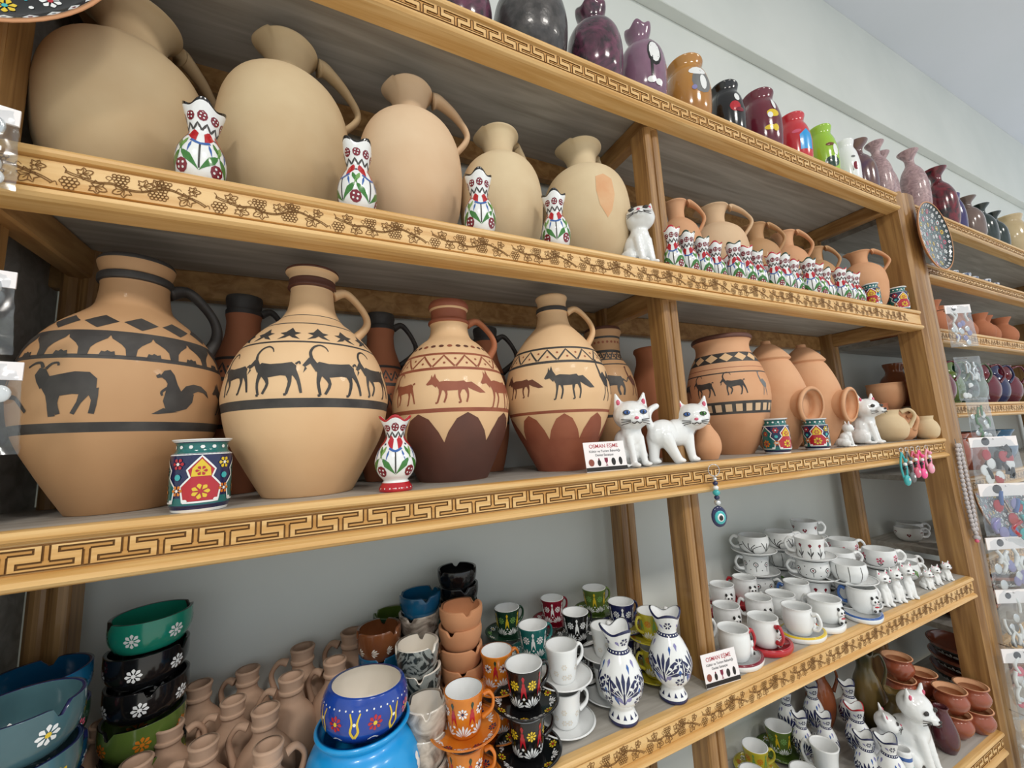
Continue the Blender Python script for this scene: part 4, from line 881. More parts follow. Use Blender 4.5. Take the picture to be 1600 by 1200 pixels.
# coffee cups and saucers
PCUP = [(.62,0),(.66,.02),(.74,.10),(.84,.40),(.90,.72),(.98,.96),(.98,1)]
PSAU = [(.50,0),(.52,.05),(.50,.18),(.86,.62),(1,.92),(1,1)]
def cup_dec(kind, h):
    def f(d, L):
        z = lambda q: L.tz(q*h)
        if kind == 'plain': 
            for k in range(16): d.flower(2*PI*k/16+.2*(k % 3), z(.25+.5*((k*7) % 5)/5), .005, 6, WHITE_W, WHITE)
            return
        c = dict(orange=(RED, WHITE, DGREEN, NAVY), green=(YELLOW, WHITE, RED, WHITE), small=(LGREEN, WHITE, YELLOW, WHITE), mono=(WHITE, WHITE, WHITE, WHITE), yellow=(ORANGE, WHITE, LGREEN, YELLOW))[kind]
        n = 6
        for k in range(n):
            th = 2*PI*k/n
            d.flower(th, z(.66), h*.13, 8, c[0] if kind != 'orange' else WHITE, c[3] if kind == 'orange' else c[0])
            d.fan(th, z(.10), h*.30, 7, c[1], 2.2)
            for q in (-1, 1): d.petal(th+PI/n, z(.5), PI/2+q*.25, -h*.16, h*.26, h*.09, c[2] if kind != 'orange' else RED, q*h*.04)
            d.petal(th+PI/n, z(.72), PI/2, 0, h*.2, h*.08, c[2])
            d.disc(th+PI/n, z(.35), h*.035, c[1], 6)
    return f
def sau_dec(kind, R):
    def f(d, L):
        if kind == 'plain': return
        c = dict(orange=(WHITE, RED, NAVY), green=(WHITE, RED, YELLOW), small=(LGREEN, YELLOW, WHITE), mono=(WHITE, WHITE, WHITE), yellow=(ORANGE, LGREEN, WHITE))[kind]
        t = L.tr_in(R*.78)
        for k in range(6):
            th = 2*PI*k/6; d.fan(th, t, R*.24, 6, c[0], 2.4, -PI/2, 0, R*.08); d.flower(th+PI/6, t, R*.13, 7, c[2], c[1]); d.disc(th+PI/12, t, R*.03, WHITE, 6); d.disc(th-PI/12, t, R*.03, WHITE, 6)
    return f
PROTO = {}
def cup_set(x, y, z, kind, m, label, n=1, hang=.3, r=.030, top_only=False):
    """n coffee cups on saucers, stacked"""
    for k in range(n):
        key = (kind, m.name)
        if key not in PROTO:
            s = vessel('saucer', 'x', 'saucer', 0, 0, -5, scaled(PSAU, .052, .014), m, th=.003, fl=.0045, decor=sau_dec(kind, .052), seg=44, n=3, rz=0, rimm=m)
            c = vessel('coffee_cup', 'x', 'cup', 0, 0, -5, scaled(PCUP, .030, .058), m, th=.0022, fl=.005, inner=WHITE, rimm=m if kind == 'orange' else WHITE, decor=cup_dec(kind, .058), seg=40, n=4, rz=0, handle=[dict(path=[(.0295, .049), (.037, .051), (.043, .042), (.040, .028), (.0262, .018)], r=.0042, flat=.75, ang=0, m=m)])
            PROTO[key] = [s, c, False]
        s, c, used = PROTO[key]; pos = '' if n == 1 else (', lower of the stack' if k == 0 else ', on top of the stack')
        a = face(x, y); zz = z+k*.0645; sc = r/.030
        for src, dz, nm in ((s, 0, 'saucer'), (c, .0052, 'cup')):
            lb = label.replace('CUP', 'coffee cup' if nm == 'cup' else 'saucer')+pos
            if not used:
                src.location = (x, y, zz+dz); src.rotation_euler = (0, 0, a+hang+.2*k); src.scale = (sc,)*3; src['label'] = lb
            else: dup(src, x, y, zz+dz*sc, a+hang+.2*k, sc, lb)
        PROTO[key][2] = True
cup_set(.176, .026, ZD, 'orange', ORANGE, 'orange flower-painted CUP in front, by the blue pot', 2, -.3, .0275)
cup_set(.272, .036, ZD, 'green', BLACK, 'black CUP with yellow flowers near front edge', 2, .25, .0285)
cup_set(.255, .100, ZD, 'orange', ORANGE, 'orange flower-painted CUP behind the black front one', 2, .2, .0265)
cup_set(.352, .060, ZD, 'plain', WHITE, 'white relief CUP beside the navy pitchers', 2, .3, .0270)
cup_set(.345, .146, ZD, 'mono', TEAL, 'teal CUP with white leaves', 2, .3, .027)
cup_set(.338, .245, ZD, 'small', DGREEN, 'dark green CUP by the black ashtray stack', 2, .3, .026)
cup_set(.442, .155, ZD, 'mono', BLACK, 'black CUP with white flowers amid others', 2, .4, .026)
cup_set(.442, .243, ZD, 'mono', DRED, 'dark red CUP with white flowers by the wall', 2, .3, .025)
cup_set(.545, .235, ZD, 'small', OLIVE, 'olive green CUP by the wall near mid post', 2, .3, .0265)
cup_set(.545, .145, ZD, 'mono', NAVY, 'navy blue CUP near mid post', 2, .4, .0265)
cup_set(.455, .082, ZD+.0, 'plain', WHITE, 'white relief CUP right behind the first navy pitcher', 2, .3, .0255)
cup_set(.566, .086, ZD, 'yellow', glaze('glaze_yellow_green','#c9bc3c','#b4a830',scale=20), 'yellow leafy CUP behind the second navy pitcher', 2, -2.6, .0255)

# navy and white pitchers
PP = [(.62,0),(.66,.02),(.63,.06),(.50,.13),(.52,.17),(.82,.26),(1,.40),(.97,.50),(.76,.64),(.52,.74),(.44,.78),(.46,.82),(.58,.90),(.70,.98),(.70,1)]
def dpit(h):
    def f(d, L):
        z = lambda q: L.tz(q*h)
        for k in range(4):
            th = 2*PI*k/4
            d.fan(th, z(.34), h*.27, 9, NAVY, 2.5); d.stroke(th, z(.36), [(0, -h*.09), (0, h*.05)], h*.02, NAVY); d.petal(th, z(.28), 2.2, 0, h*.12, h*.05, LILAC); d.petal(th, z(.28), .9, 0, h*.12, h*.05, LILAC)
            d.flower(th+.75, z(.51), h*.056, 6, NAVY, WHITE); d.flower(th+.75, z(.29), h*.056, 6, NAVY, WHITE); d.petal(th+.75, z(.40), PI/2, -h*.04, h*.04, h*.04, BLUE)
            d.petal(th-.62, z(.42), PI/2, -h*.14, h*.14, h*.05, NAVY); d.off += .0003; d.petal(th-.62, z(.42), PI/2, -h*.10, h*.10, h*.014, WHITE); d.off -= .0003
            d.petal(th+.35, z(.58), PI/2, 0, h*.10, h*.035, BLUE); d.flower(th+.4, z(.88), h*.046, 6, NAVY, WHITE); d.petal(th+.75, z(.62), PI/2, 0, h*.09, h*.045, LILAC); d.petal(th-.30, z(.30), PI/2+.3, -h*.05, h*.10, h*.04, BLUE); d.petal(th, z(.84), PI/2+.5, 0, h*.08, h*.035, LILAC)
        n = 12
        for k in range(n): d.poly(2*PI*k/n, z(.075), [(-h*.02, 0), (h*.02, 0), (0, h*.05)], NAVY)
        d.dots(z(.765), 20, h*.009, WHITE)
    return f
def pitcher(x, y, z, r, h, label, rz=None, rimm=NAVY, handle=True, group=None):
    return vessel('flower_pitcher', label, 'pitcher', x, y, z, scaled(PP, r, h), WHITE, th=.0025, fl=.008, bands=B_(h, (0,.045,NAVY), (.745,.785,NAVY), (.975,1.1,rimm)), rimm=rimm, decor=dpit(h), deform=wave_rim(h, 3, .16, .035, .84, .5), seg=44, off=.0003, rz=rz, group=group,
        handle=[dict(path=[(r*.66, h*.90), (r*.95, h*.95), (r*1.2, h*.80), (r*.95, h*.62), (r*.75, h*.58)], r=.0045, flat=.8, ang=1.9, m=WHITE)] if handle else None)
PI1 = pitcher(.442, .030, ZD, .0355, .138, 'white pitcher with navy flowers, the one beside white relief cups', face(.442, .03)+.1)
dup(PI1, .551, .030, ZD, face(.551, .03)-.35, 1.0, 'white pitcher with navy flowers, the one beside the mid post')

# ================================================================ lower shelf, right bay: big cups on saucers in stacks
PBC = [(.55,0),(.60,.03),(.85,.20),(1,.55),(.98,.82),(.96,.97),(.95,1)]
PST = [(.72,0),(.76,.03),(.80,.10),(.82,.6),(.90,.97),(.90,1)]
def big_dec(kind, h):
    def f(d, L):
        z = lambda q: L.tz(q*h)
        if kind == 'line':
            for k in range(9): d.stroke(2*PI*k/9, z(.5), [(0, -h*.4), (.001, 0), (0, h*.44)], .0013, BLACK)
        elif kind == 'poppy':
            for k in range(6):
                th = 2*PI*k/6; q = .62 if k % 2 else .48
                d.flower(th, z(q), .0085, 5, PINK, DRED); d.stroke(th, z(q), [(0, -.008), (0, -.018)], .0012, BLACK)
                for s in (-1, 1): d.petal(th, z(q-.3), PI/2+s*.6, 0, .009, .003, BLACK)
        elif kind == 'reed':
            for k in range(5):
                th = 2*PI*k/5
                for q in range(4): d.stroke(th, z(.05), [(0, 0), (-.003*q-.002, h*.4), (-.010*q+.012, h*(.62+.05*q))], .0013, BLACK, 3)
        elif kind == 'tulips':
            for k in range(9):
                th = 2*PI*k/9; d.stroke(th, z(.05), [(0, 0), (.001, h*.5)], .0013, BLACK); d.petal(th, z(.62), PI/2, -.003, .008, .008, DRED)
                for s in (-1, 1): d.petal(th, z(.12), PI/2+s*.4, 0, .016, .003, BLACK)
        elif kind == 'ring':
            for k in range(7):
                th = 2*PI*k/7; d.disc(th, z(.58), .0062, BLACK, 10); d.off += .0002; d.disc(th, z(.58), .0046, WHITE, 10); d.disc(th, z(.58), .0022, DRED, 8); d.off -= .0002; d.stroke(th, z(.58), [(0, -.006), (0, -.018)], .0011, BLACK); d.disc(th+PI/7, z(.3), .0013, BLACK, 6); d.disc(th+PI/7, z(.75), .0013, BLACK, 6)
        elif kind == 'heart':
            for k in range(6): d.poly(2*PI*k/6, z(.5+.15*(k % 2)), [(0, -.006), (.006, .002), (.003, .006), (0, .003), (-.003, .006), (-.006, .002)], DRED)
        elif kind == 'leaf':
            for k in range(7): d.petal(2*PI*k/7, z(.5), PI/2+.6, -.014, .014, .010, LGREEN); d.stroke(2*PI*k/7, z(.5), [(.010, -.012), (-.008, .011)], .001, DGREEN)
    return f
def big_cup(x, y, z, kind, label, hang, m=WHITE_W, r=.038, h=.046, straight=False):
    rr = r*(.94 if straight else 1)
    return vessel('breakfast_cup', label, 'cup', x, y, z, scaled(PST if straight else PBC, r, h), m, th=.0026, fl=.006, decor=big_dec(kind, h), seg=44, handle=[dict(path=[(rr*1.0, h*.86), (rr*1.28, h*.90), (rr*1.5, h*.62), (rr*1.3, h*.32), (rr*.95, h*.28)], r=.0048, flat=.9, ang=hang, m=m)])
def plate(x, y, z, label, m=WHITE_W, r=.056, h=.014):
    return vessel('saucer', label, 'saucer', x, y, z, scaled([(.45,0),(.48,.06),(.50,.2),(.84,.45),(1,.85),(1.01,1)], r, h), m, th=.0035, fl=.005, seg=44, n=3)
def cup_stack(x, y, spec, what, z=ZD, r=.038):
    n = len(spec)
    for k, (kind, hang, m, st, d) in enumerate(spec):
        w = ('bottom', 'second', 'third', 'fourth')[k] if n > 1 else 'only'
        plate(x+.002*(k % 2), y, z, 'saucer under the '+d, m, r*1.45); big_cup(x+.001*k, y, z+.0052, kind, d, hang, m, r, .046 if not st else .050, st); z += .0052+(.046 if not st else .050)-.0008
W_, L_ = WHITE, WHITE
cup_stack(1.085, .232, [('ring', -.2, W_, False, 'white cup at bottom of back stack by mid post'), ('ring', 3.6, W_, True, 'white cup with ringed dots between two others'), ('reed', 3.3, W_, False, 'white cup with black reeds topping its stack')], '')
cup_stack(1.155, .125, [('tulips', .5, W_, True, 'white cup with dark stems at bottom of tulip stack'), ('ring', 3.4, W_, False, 'white cup with circle motifs under tulip cup'), ('tulips', 3.2, W_, True, 'white cup with dark red tulips and large handle')], '')
cup_stack(1.195, .228, [('leaf', .5, W_, False, 'white leaf cup at bottom of rear middle stack'), ('line', .5, W_, False, 'white striped cup in rear middle stack'), ('reed', .3, W_, False, 'white cup with black waves near the wall')], '', ZD)
cup_stack(1.325, .232, [('heart', .3, W_, True, 'white heart cup at bottom of the rearmost stack'), ('heart', .3, W_, True, 'white heart cup in middle of rearmost stack'), ('heart', .3, W_, True, 'tall white cup with hearts topping the rearmost stack')], '')
cup_stack(1.195, .046+.018, [('heart', .2, L_, True, 'white heart cup below the black-lined cup'), ('line', 2.4, L_, False, 'white cup with thin black upright lines')], '')
cup_stack(1.400, .088, [('heart', .3, L_, False, 'white heart cup below the poppy cup'), ('poppy', .35, L_, False, 'white cup with pink poppies and round handle')], '')
cup_stack(1.300, .138, [('heart', .4, W_, False, 'white cup below the dotted cup'), ('ring', .4, W_, False, 'white dotted cup with ring handle')], '')
cup_stack(1.440, .195, [('poppy', .5, W_, False, 'white poppy cup at bottom by the back post'), ('poppy', .4, W_, False, 'white poppy cup on top by the back post')], '')
big_cup(1.515, .090, ZD, 'leaf', 'white cup with yellow-green patch behind the little cats', .5, L_)
big_cup(1.590, .120, ZD, 'heart', 'white cup with dark red hearts next to end post', .6, L_); big_cup(1.535, .190, ZD, 'heart', 'white heart cup behind the yellow-green patch cup', .2, L_); big_cup(1.615, .215, ZD, 'poppy', 'white poppy cup in the far corner by end post', -.2, L_)
# white mugs with a cat face in relief, on slipper-like saucers
PMG = [(.66,0),(.72,.03),(.88,.22),(.96,.48),(.96,.74),(.92,.90),(.96,1)]
def cat_mug(x, y, label, hm, sm, hang, catang, r=.030, h=.055, sau=True, slabel=None, srim=None):
    z = ZD
    if sau:
        o = vessel('saucer', slabel or 'white oval saucer under the '+label, 'saucer', x, y, z, scaled([(.92,0),(.96,.1),(1,.5),(.99,.9),(.96,1)], .040, .0125), sm, th=.004, fl=.0095, seg=40, n=3, bands=[(.010, .0126, srim)] if srim else (), rimm=srim or sm)
        o.scale = (1.28, .98, 1); o.location.x += .012*math.cos(hang-.0); o.rotation_euler.z = hang*.15; z += .0096
    root = vessel('cat_mug', label, 'mug', x, y, z, scaled(PMG, r, h), WHITE, th=.0026, fl=.005, seg=40, handle=[dict(path=[(r*.99, h*.80), (r*1.27, h*.84), (r*1.44, h*.55), (r*1.22, h*.30), (r*.95, h*.28)], r=.0042, flat=.9, ang=hang, m=hm)])
    mb = MB(); c = (0, -r*.98, h*.52); R = ROT(0)
    mb.ell(c, (.0105, .005, .0095), WHITE, 12, 8); mb.ell((c[0], c[1]+.001, c[2]-.014), (.009, .0045, .011), WHITE, 12, 8)
    for q in (-1, 1):
        mb.ell((q*.0065, c[1], c[2]+.009), (.003, .0025, .004), BLACK, 8, 6); mb.ell((q*.004, c[1]-.0042, c[2]+.002), (.0024, .0016, .0024), BLACK, 8, 6); mb.ell((q*.006, c[1]-.0028, c[2]-.018), (.0035, .002, .003), BLACK, 8, 6)
        mb.tube([(q*.003, c[1]-.0047, c[2]-.003), (q*.009, c[1]-.003, c[2]-.004)], .0004, BLACK, 5)
    mb.ell((0, c[1]-.0052, c[2]-.0015), (.0014, .001, .001), PINK, 6, 5); mb.ell((0, c[1]-.003, c[2]-.0095), (.006, .003, .0015), RED, 8, 6)
    o = mb.build('cat_relief', root); o.rotation_euler = (0, 0, catang); return root
cat_mug(.735, .046, 'white mug with red handle and red-lined saucer', RED, WHITE, .55, 1.9, srim=DRED)
cat_mug(.829, .048, 'white cat mug with red stripe handle on red saucer', RED, RED, -.75, 1.1, slabel='glossy red slipper-shaped saucer')
cat_mug(.936, .043, 'white mug with white handle on yellow-rimmed saucer', WHITE, WHITE, -.4, 1.9, srim=YELLOW)
cat_mug(1.046, .046, 'wide white cat mug on plain oval saucer', WHITE, WHITE, 2.6, .95, .034, .048)
cat_mug(1.165, .034-.006, 'white cat mug with blue handle on blue-rimmed saucer', BLUE, WHITE, 3.1, .8, .031, .056, srim=BLUE)
cat_mug(.838, .140, 'white cat mug in second row beside mid post', WHITE, WHITE, 3.0, .7, sau=False)
cat_mug(.930, .125, 'white cat mug in second row between two others', WHITE, WHITE, 3.2, .6, sau=False, r=.030, h=.058)
cat_mug(1.006, .122, 'wide white mug in second row near stacked cups', WHITE, WHITE, 3.0, .9, sau=False, r=.033, h=.052)
cat_mug(1.075, .135-.012, 'white mug with blue handle amid stacked cups', BLUE, WHITE, 3.2, .9, r=.029, h=.066, sau=False)
cat_mug(.918, .212, 'white cat mug in back row near mid post', WHITE, RED, 3.1, .5, slabel='red saucer in the back row near mid post')
cat_mug(1.008, .214, 'white cat mug with red handle, back row', RED, RED, 3.0, .6, slabel='red saucer under red-handled back mug')
cat_mug(.730, .135, 'white cat mug partly behind the mid post', WHITE, WHITE, .3, .9, sau=False)
# little cats by the end
for i, (x, y, h, lb) in enumerate(((1.272, .034, .078, 'slim white cat figurine with red bow beside blue-handled mug'), (1.322, .030, .078, 'slim white cat figurine between two slim cats'), (1.371, .026, .082, 'slim white cat figurine with pink ears, tallest of three'))):
    cat_sit('cat_figurine', lb, x, y, ZD, h, face(x, y)+.65, .2, 0, P_BLACK, slim=.8, hs=1.05)
for x, y, h, lb in ((1.478, .024, .046, 'small plump white cat figurine, first of crouching trio'), (1.535, .028, .046, 'small plump white cat figurine between two crouching ones'), (1.595, .026, .046, 'small plump white cat figurine with pink patch by end post')):
    cat_sit('cat_figurine', lb, x, y, ZD, h, face(x, y)+.8, .1, 0, P_BLACK, slim=1.25, hs=1.3)

# ================================================================ bottom shelf
cup_set(.985, .225, ZE, 'yellow', MATS['glaze_yellow_green'], 'yellowish CUP on the bottom shelf', 1, .3, .030)
cup_set(1.095, .235, ZE, 'small', OLIVE, 'olive green CUP on the bottom shelf', 1, .3, .032)
cup_set(1.005, .118, ZE, 'mono', AEGEAN, 'blue CUP on the bottom shelf', 1, .3, .032)
cup_set(.905, .175, ZE, 'yellow', MATS['glaze_yellow_green'], 'yellow CUP beside the mid post on bottom shelf', 1, .3, .030)
vessel('tall_mug', 'tall white mug with loop handle on the bottom shelf', 'mug', 1.098, .125, ZE, scaled([(.72,0),(.76,.03),(.78,.3),(.84,.7),(1,1)], .030, .088), WHITE, th=.003, seg=40, handle=[dict(path=[(.029,.072),(.040,.078),(.048,.056),(.040,.032),(.022,.026)], r=.005, flat=.9, ang=2.9)])
for x, y, r, h, lb, rm in ((1.235,.222,.026,.135,'navy flowered pitcher in the back row of bottom shelf',NAVY), (1.325,.178,.027,.135,'navy flowered pitcher with narrow neck in shade',NAVY), (1.238,.120,.029,.132,'navy flowered pitcher with red rim',RED), (1.115,.185,.024,.115,'navy flowered pitcher behind tall white mug',NAVY), (1.170,.158,.024,.112,'navy flowered pitcher between tall mug and red-rimmed one',NAVY), (1.165,.070,.027,.118,'navy flowered pitcher behind the wide-lipped one',NAVY), (1.180,.012+.02,.030,.128,'wide-lipped white pitcher with navy rim in front',NAVY), (1.155,.245,.024,.13,'navy flowered pitcher by the wall',NAVY)):
    pitcher(x, y, ZE, r, h, lb, rimm=rm, handle=False)
vessel('striped_beaker', 'small white beaker with blue stripes', 'beaker', 1.252, .040, ZE, scaled([(.8,0),(.9,.05),(1,.5),(.95,1)], .017, .078), WHITE, th=.002, bands=B_(.078, (.2,.3,BLUE), (.45,.6,TURQ), (.75,.85,BLUE)), seg=28)
cat_sit('ceramic_cat', 'large white ceramic cat washing, on the bottom shelf', 1.335, .050, ZE, .180, .10, -.2, .1, P_BLACK, slim=.9, hs=1.1, long_=.02)
cat_sit('ceramic_cat', 'smaller white ceramic cat beside the large washing cat', 1.282, .088, ZE, .125, .3, .3, -.2, P_BLACK, hs=1.1)
GOLD = mat('glaze_bronze', '#6e5a30', .3, '#2c3326', scale=12, coat=.3); RUST = glaze('glaze_rust', '#9a5836', '#84462a', scale=10)
PGP = [(.5,0),(.55,.02),(.9,.22),(1,.42),(.85,.62),(.55,.76),(.50,.84),(.66,.97),(.66,1)]
for x, y, h, lb, m in ((1.395,.165,.205,'tall bronze-green glazed pitcher on the bottom shelf',GOLD), (1.385,.095,.135,'shorter bronze glazed pitcher with gilt rim',GOLD), (1.300,.240,.165,'rusty orange jar against the wall on bottom shelf',RUST)):
    vessel('glazed_pitcher', lb, 'pitcher', x, y, ZE, scaled(PGP, .036, h), m, th=.003, deform=wave_rim(h, 3, .12, .03, .85), seg=40, handle=[dict(path=[(.022,h*.93),(.040,h*.96),(.050,h*.78),(.036,h*.55)], r=.005, flat=.8, ang=.4)])
RB = glaze('glaze_red_brown', '#a2573c', '#8c4630', scale=10)
PRB = [(.45,0),(.5,.03),(.85,.28),(1,.55),(.86,.78),(.80,.84),(.98,.97),(.98,1)]
z = ZE
for x, y, n, what in ((1.505,.135,3,'stack by bronze pitchers'), (1.590,.120,2,'stack near the wall side of end post'), (1.555,.050,2,'stack behind the large washing cat'), (1.625,.030,2,'stack in the corner of bottom shelf')):
    for k in range(n): vessel('glazed_pot', 'red-brown glazed pot, '+('lowest', 'second', 'third')[k]+' in '+what, 'pot', x, y, ZE+k*.058, scaled(PRB, .036, .060), RB, th=.003, inner=TERRA, rimm=TERRA, seg=40)
vessel('glazed_vase', 'dark wine-coloured slim vase lying by the red-brown pots', 'vase', 1.465, .040, ZE, scaled([(.6,0),(.95,.2),(1,.45),(.7,.75),(.5,.9),(.6,1)], .026, .105), glaze('glaze_wine', '#5c2a30', '#44202a', scale=12), th=.003, seg=36)

# ================================================================ top shelf vases
PW = [(.60,0),(.66,.02),(.90,.18),(1,.44),(.985,.58),(.88,.74),(.74,.83),(.70,.865),(.73,.91),(.80,.965),(.81,.985),(.78,1)]       # wide-mouthed pot
PN = [(.55,0),(.62,.02),(.90,.16),(1,.38),(.99,.52),(.90,.64),(.66,.745),(.44,.79),(.40,.83),(.44,.88),(.54,.95),(.55,.985),(.52,1)]  # necked vase
PF = [(.52,0),(.60,.02),(.92,.20),(1,.42),(.94,.58),(.70,.71),(.42,.785),(.33,.83),(.38,.90),(.70,.98),(.76,1)]   # flared rim
g_crack = mat('glaze_crackle', '#4b4746', .3, '#2a2828', scale=60, coat=.3, bump=.4, bscale=90); g_pur = glaze('glaze_purple_marble', '#6d3a52', '#33262e', scale=14, distort=4); g_mau = glaze('glaze_mauve', '#8d6a80', '#75546a', scale=16)
g_och = glaze('glaze_ochre', '#b9833c', '#a87030', scale=8); g_mar = glaze('glaze_maroon', '#6c2232', '#5c1c2a', scale=8); g_red = glaze('glaze_red', '#c8323a'); g_lime = glaze('glaze_lime', '#9ac63a'); g_bpu = glaze('glaze_brown_purple', '#4c3450', '#7a5a44', scale=10, distort=1)
g_pink = mat('clay_pink_lace', '#b99a9a', .4, '#8a7074', scale=45, distort=2, coat=.3); g_redm = glaze('glaze_red_marble', '#7a1f2c', '#1e1a1e', scale=14, distort=3); g_vio = glaze('glaze_violet', '#3f356e', '#332a5a', scale=8); g_brn = glaze('glaze_taupe', '#7a665e', '#64524c', scale=12); g_drk = glaze('glaze_bottle', '#2c3a38', '#1d2726', scale=10); g_bei = glaze('glaze_beige', '#c9b48c', '#b7a078', scale=10)
def patch(th, q, pts, m, S=1.):
    return lambda d, L, h: d.poly(th, L.tz(q*h), [(a*S, b*S) for a, b in pts], m)
OV = [(math.cos(2*PI*i/12), math.sin(2*PI*i/12)) for i in range(12)]
ov = lambda a, b: [(x*a, y*b) for x, y in OV]
def top(x, y, r, h, P, m, label, patches=(), z=ZA, cat='vase', name='glazed_vase', rim=None):
    def f(d, L):
        for p in patches: p(d, L, h); d.off += .0002
    r *= 1.06 if P is not PF else 1.2; h *= .86
    return vessel(name, label, cat, x, y, z, scaled(P, r, h), m, th=.004, decor=f if patches else None, seg=48, deform=wave_rim(h, 5, .06, .02, .9) if rim else None)
top(.232,.075,.052,.20,PN,g_pur,'dark purple vase beside the grey crackled vase on top shelf')
top(.376,.070,.072,.26,PN,g_crack,'grey-black crackle-glazed vase, largest on the top shelf')
top(.532,.062,.057,.25,PN,g_pur,'purple marbled glossy vase with ruffled neck',rim=1)
top(.670,.062,.051,.26,PN,g_mau,'mauve vase with white oval and black outline painted on side',[patch(.62,.50,ov(.017,.034),BLACK), patch(.62,.51,ov(.013,.028),WHITE), patch(.45,.30,[(-.003,.03),(.003,.03),(.003,-.03),(-.003,-.03)],BLACK), patch(.40,.20,ov(.010,.007),WHITE), patch(.75,.18,ov(.009,.007),WHITE)],rim=1)
top(.817,.062,.051,.212,PW,g_och,'ochre wide-mouthed pot with grey and white painted patch',[patch(.75,.52,ov(.026,.032),GREY), patch(.62,.68,ov(.022,.012),WHITE), patch(.78,.50,ov(.009,.020),WHITE), patch(.35,.42,ov(.006,.006),LILAC)],cat='pot',name='painted_pot')
top(.962,.062,.041,.20,PW,BLACK,'black pot with red spot and white fleck',[patch(.55,.50,ov(.014,.015),RED), patch(.75,.66,ov(.007,.012),WHITE), patch(.80,.44,ov(.012,.006),DRED)],cat='pot',name='painted_pot')
top(1.107,.062,.047,.23,PW,g_mar,'maroon pot with yellow painted patches',[patch(.70,.55,ov(.017,.012),YELLOW), patch(.52,.52,ov(.007,.009),WHITE), patch(.45,.34,ov(.014,.007),YELLOW), patch(.75,.33,ov(.008,.010),YELLOW), patch(.85,.70,ov(.005,.018),WHITE)],cat='pot',name='painted_pot')
top(1.260,.062,.040,.21,PW,g_red,'red pot with bright blue side patch',[patch(.75,.46,[(-.018,-.03),(.02,-.03),(.02,.02),(.006,.035),(-.016,.015)],BRIGHTB), patch(.25,.62,ov(.012,.006),PINK)],cat='pot',name='painted_pot')
top(1.410,.062,.036,.222,PW,g_lime,'lime green pot with dark green and brown patches',[patch(.62,.30,ov(.022,.018),DGREEN), patch(.6,.60,ov(.012,.006),BRG), patch(.95,.5,ov(.008,.02),WHITE)],cat='pot',name='painted_pot')
top(1.545,.062,.032,.214,PW,WHITE,'white pot with small wine-red oval',[patch(.72,.44,ov(.008,.014),DRED), patch(.62,.62,ov(.006,.004),GREY), patch(.45,.42,[(-.001,.012),(.001,.012),(.001,-.012),(-.001,-.012)],BLACK)],cat='pot',name='painted_pot')
top(1.672,.078,.036,.27,PF,g_bpu,'brown and purple vase with dark flared mouth behind white pot')
top(1.785,.070,.030,.30,PF,g_pink,'pink lace-textured vase with flared lip, next to brown and purple one')
top(1.885,.095,.031,.305,PF,g_pink,'pink lace-textured vase with flared lip between two like it')
top(2.020,.062,.034,.33,PF,g_pink,'pink lace-textured vase with flared lip beside the red marbled vase')
top(2.235,.062,.040,.325,PF,g_redm,'red and black marbled vase with flared lip on the farther unit',z=RU[0])
top(2.345,.062,.032,.225,PW,g_vio,'violet vase on the farther unit',z=RU[0]); top(2.500,.062,.036,.25,PF,g_brn,'taupe vase with dark flared mouth on the farther unit',z=RU[0])
top(2.650,.062,.033,.25,PF,g_drk,'bottle-green vase beside the taupe one',z=RU[0]); top(2.790,.062,.030,.24,PF,g_drk,'bottle-green vase beside the beige pot',z=RU[0]); top(2.98,.062,.055,.26,PW,g_bei,'beige round pot at the far end of farther unit',z=RU[0],cat='pot'); top(3.15,.10,.05,.24,PF,g_brn,'taupe vase past the beige round pot',z=RU[0])
top(2.42,.19,.034,.28,PF,BLACK,'black vase with wide dark lip behind the violet one',z=RU[0])

# ================================================================ stock on the farther unit
T0 = vessel('terracotta_jug', 'terracotta jug with flared lip in a row on the farther unit', 'jug', 1.88, .09, RU[2], scaled([(.5,0),(.55,.02),(.92,.22),(1,.42),(.8,.62),(.52,.74),(.50,.82),(.72,.98),(.74,1)], .044, .125), TERRA2, th=.004, seg=36, group='terracotta jugs on the farther unit')
for i, x in enumerate((1.98, 2.08, 2.18, 2.29, 2.40, 2.52, 2.64)): dup(T0, x, .075+.02*(i % 2), RU[2], rnd.uniform(0, 6), rnd.uniform(.92, 1.08))
for i, x in enumerate((1.93, 2.05, 2.2, 2.35)): dup(T0, x, .20, RU[2], rnd.uniform(0, 6), 1.0)
def lidjug(x, y, z, m, label, s=1.): return vessel('glazed_jug', label, 'jug', x, y, z, scaled([(.55,0),(.6,.02),(.92,.2),(1,.42),(.84,.64),(.55,.76),(.5,.84),(.6,.95),(.62,1)], .046*s, .150*s), m, th=.003, seg=36, handle=[dict(path=[(.028*s,.138*s),(.052*s,.142*s),(.062*s,.105*s),(.046*s,.075*s)], r=.005, flat=.8, ang=.3)])
lidjug(1.90, .07, RU[3], g_mar, 'maroon glazed jug nearest the end post'); lidjug(1.99, .075, RU[3], OLIVE, 'olive glazed jug beside the maroon one'); lidjug(2.085, .07, RU[3], DGREEN, 'dark green glazed jug between olive and green-grey jugs'); lidjug(2.185, .075, RU[3], glaze('glaze_green_grey','#5c6a50','#48563e',scale=10), 'green-grey glazed jug with gilt-like lip'); lidjug(2.29, .07, RU[3], g_mar, 'maroon glazed jug beside green-grey jug'); lidjug(2.40, .075, RU[3], NAVY, 'navy glazed jug among maroon ones'); lidjug(2.51, .07, RU[3], g_mar, 'maroon glazed jug after the navy one'); lidjug(1.94, .19, RU[3], RUST, 'rust glazed jug in the second row', 1.1); lidjug(2.13, .2, RU[3], g_mar, 'maroon glazed jug in the second row', 1.15); lidjug(2.36, .2, RU[3], RUST, 'rust glazed jug behind the navy one', 1.15)
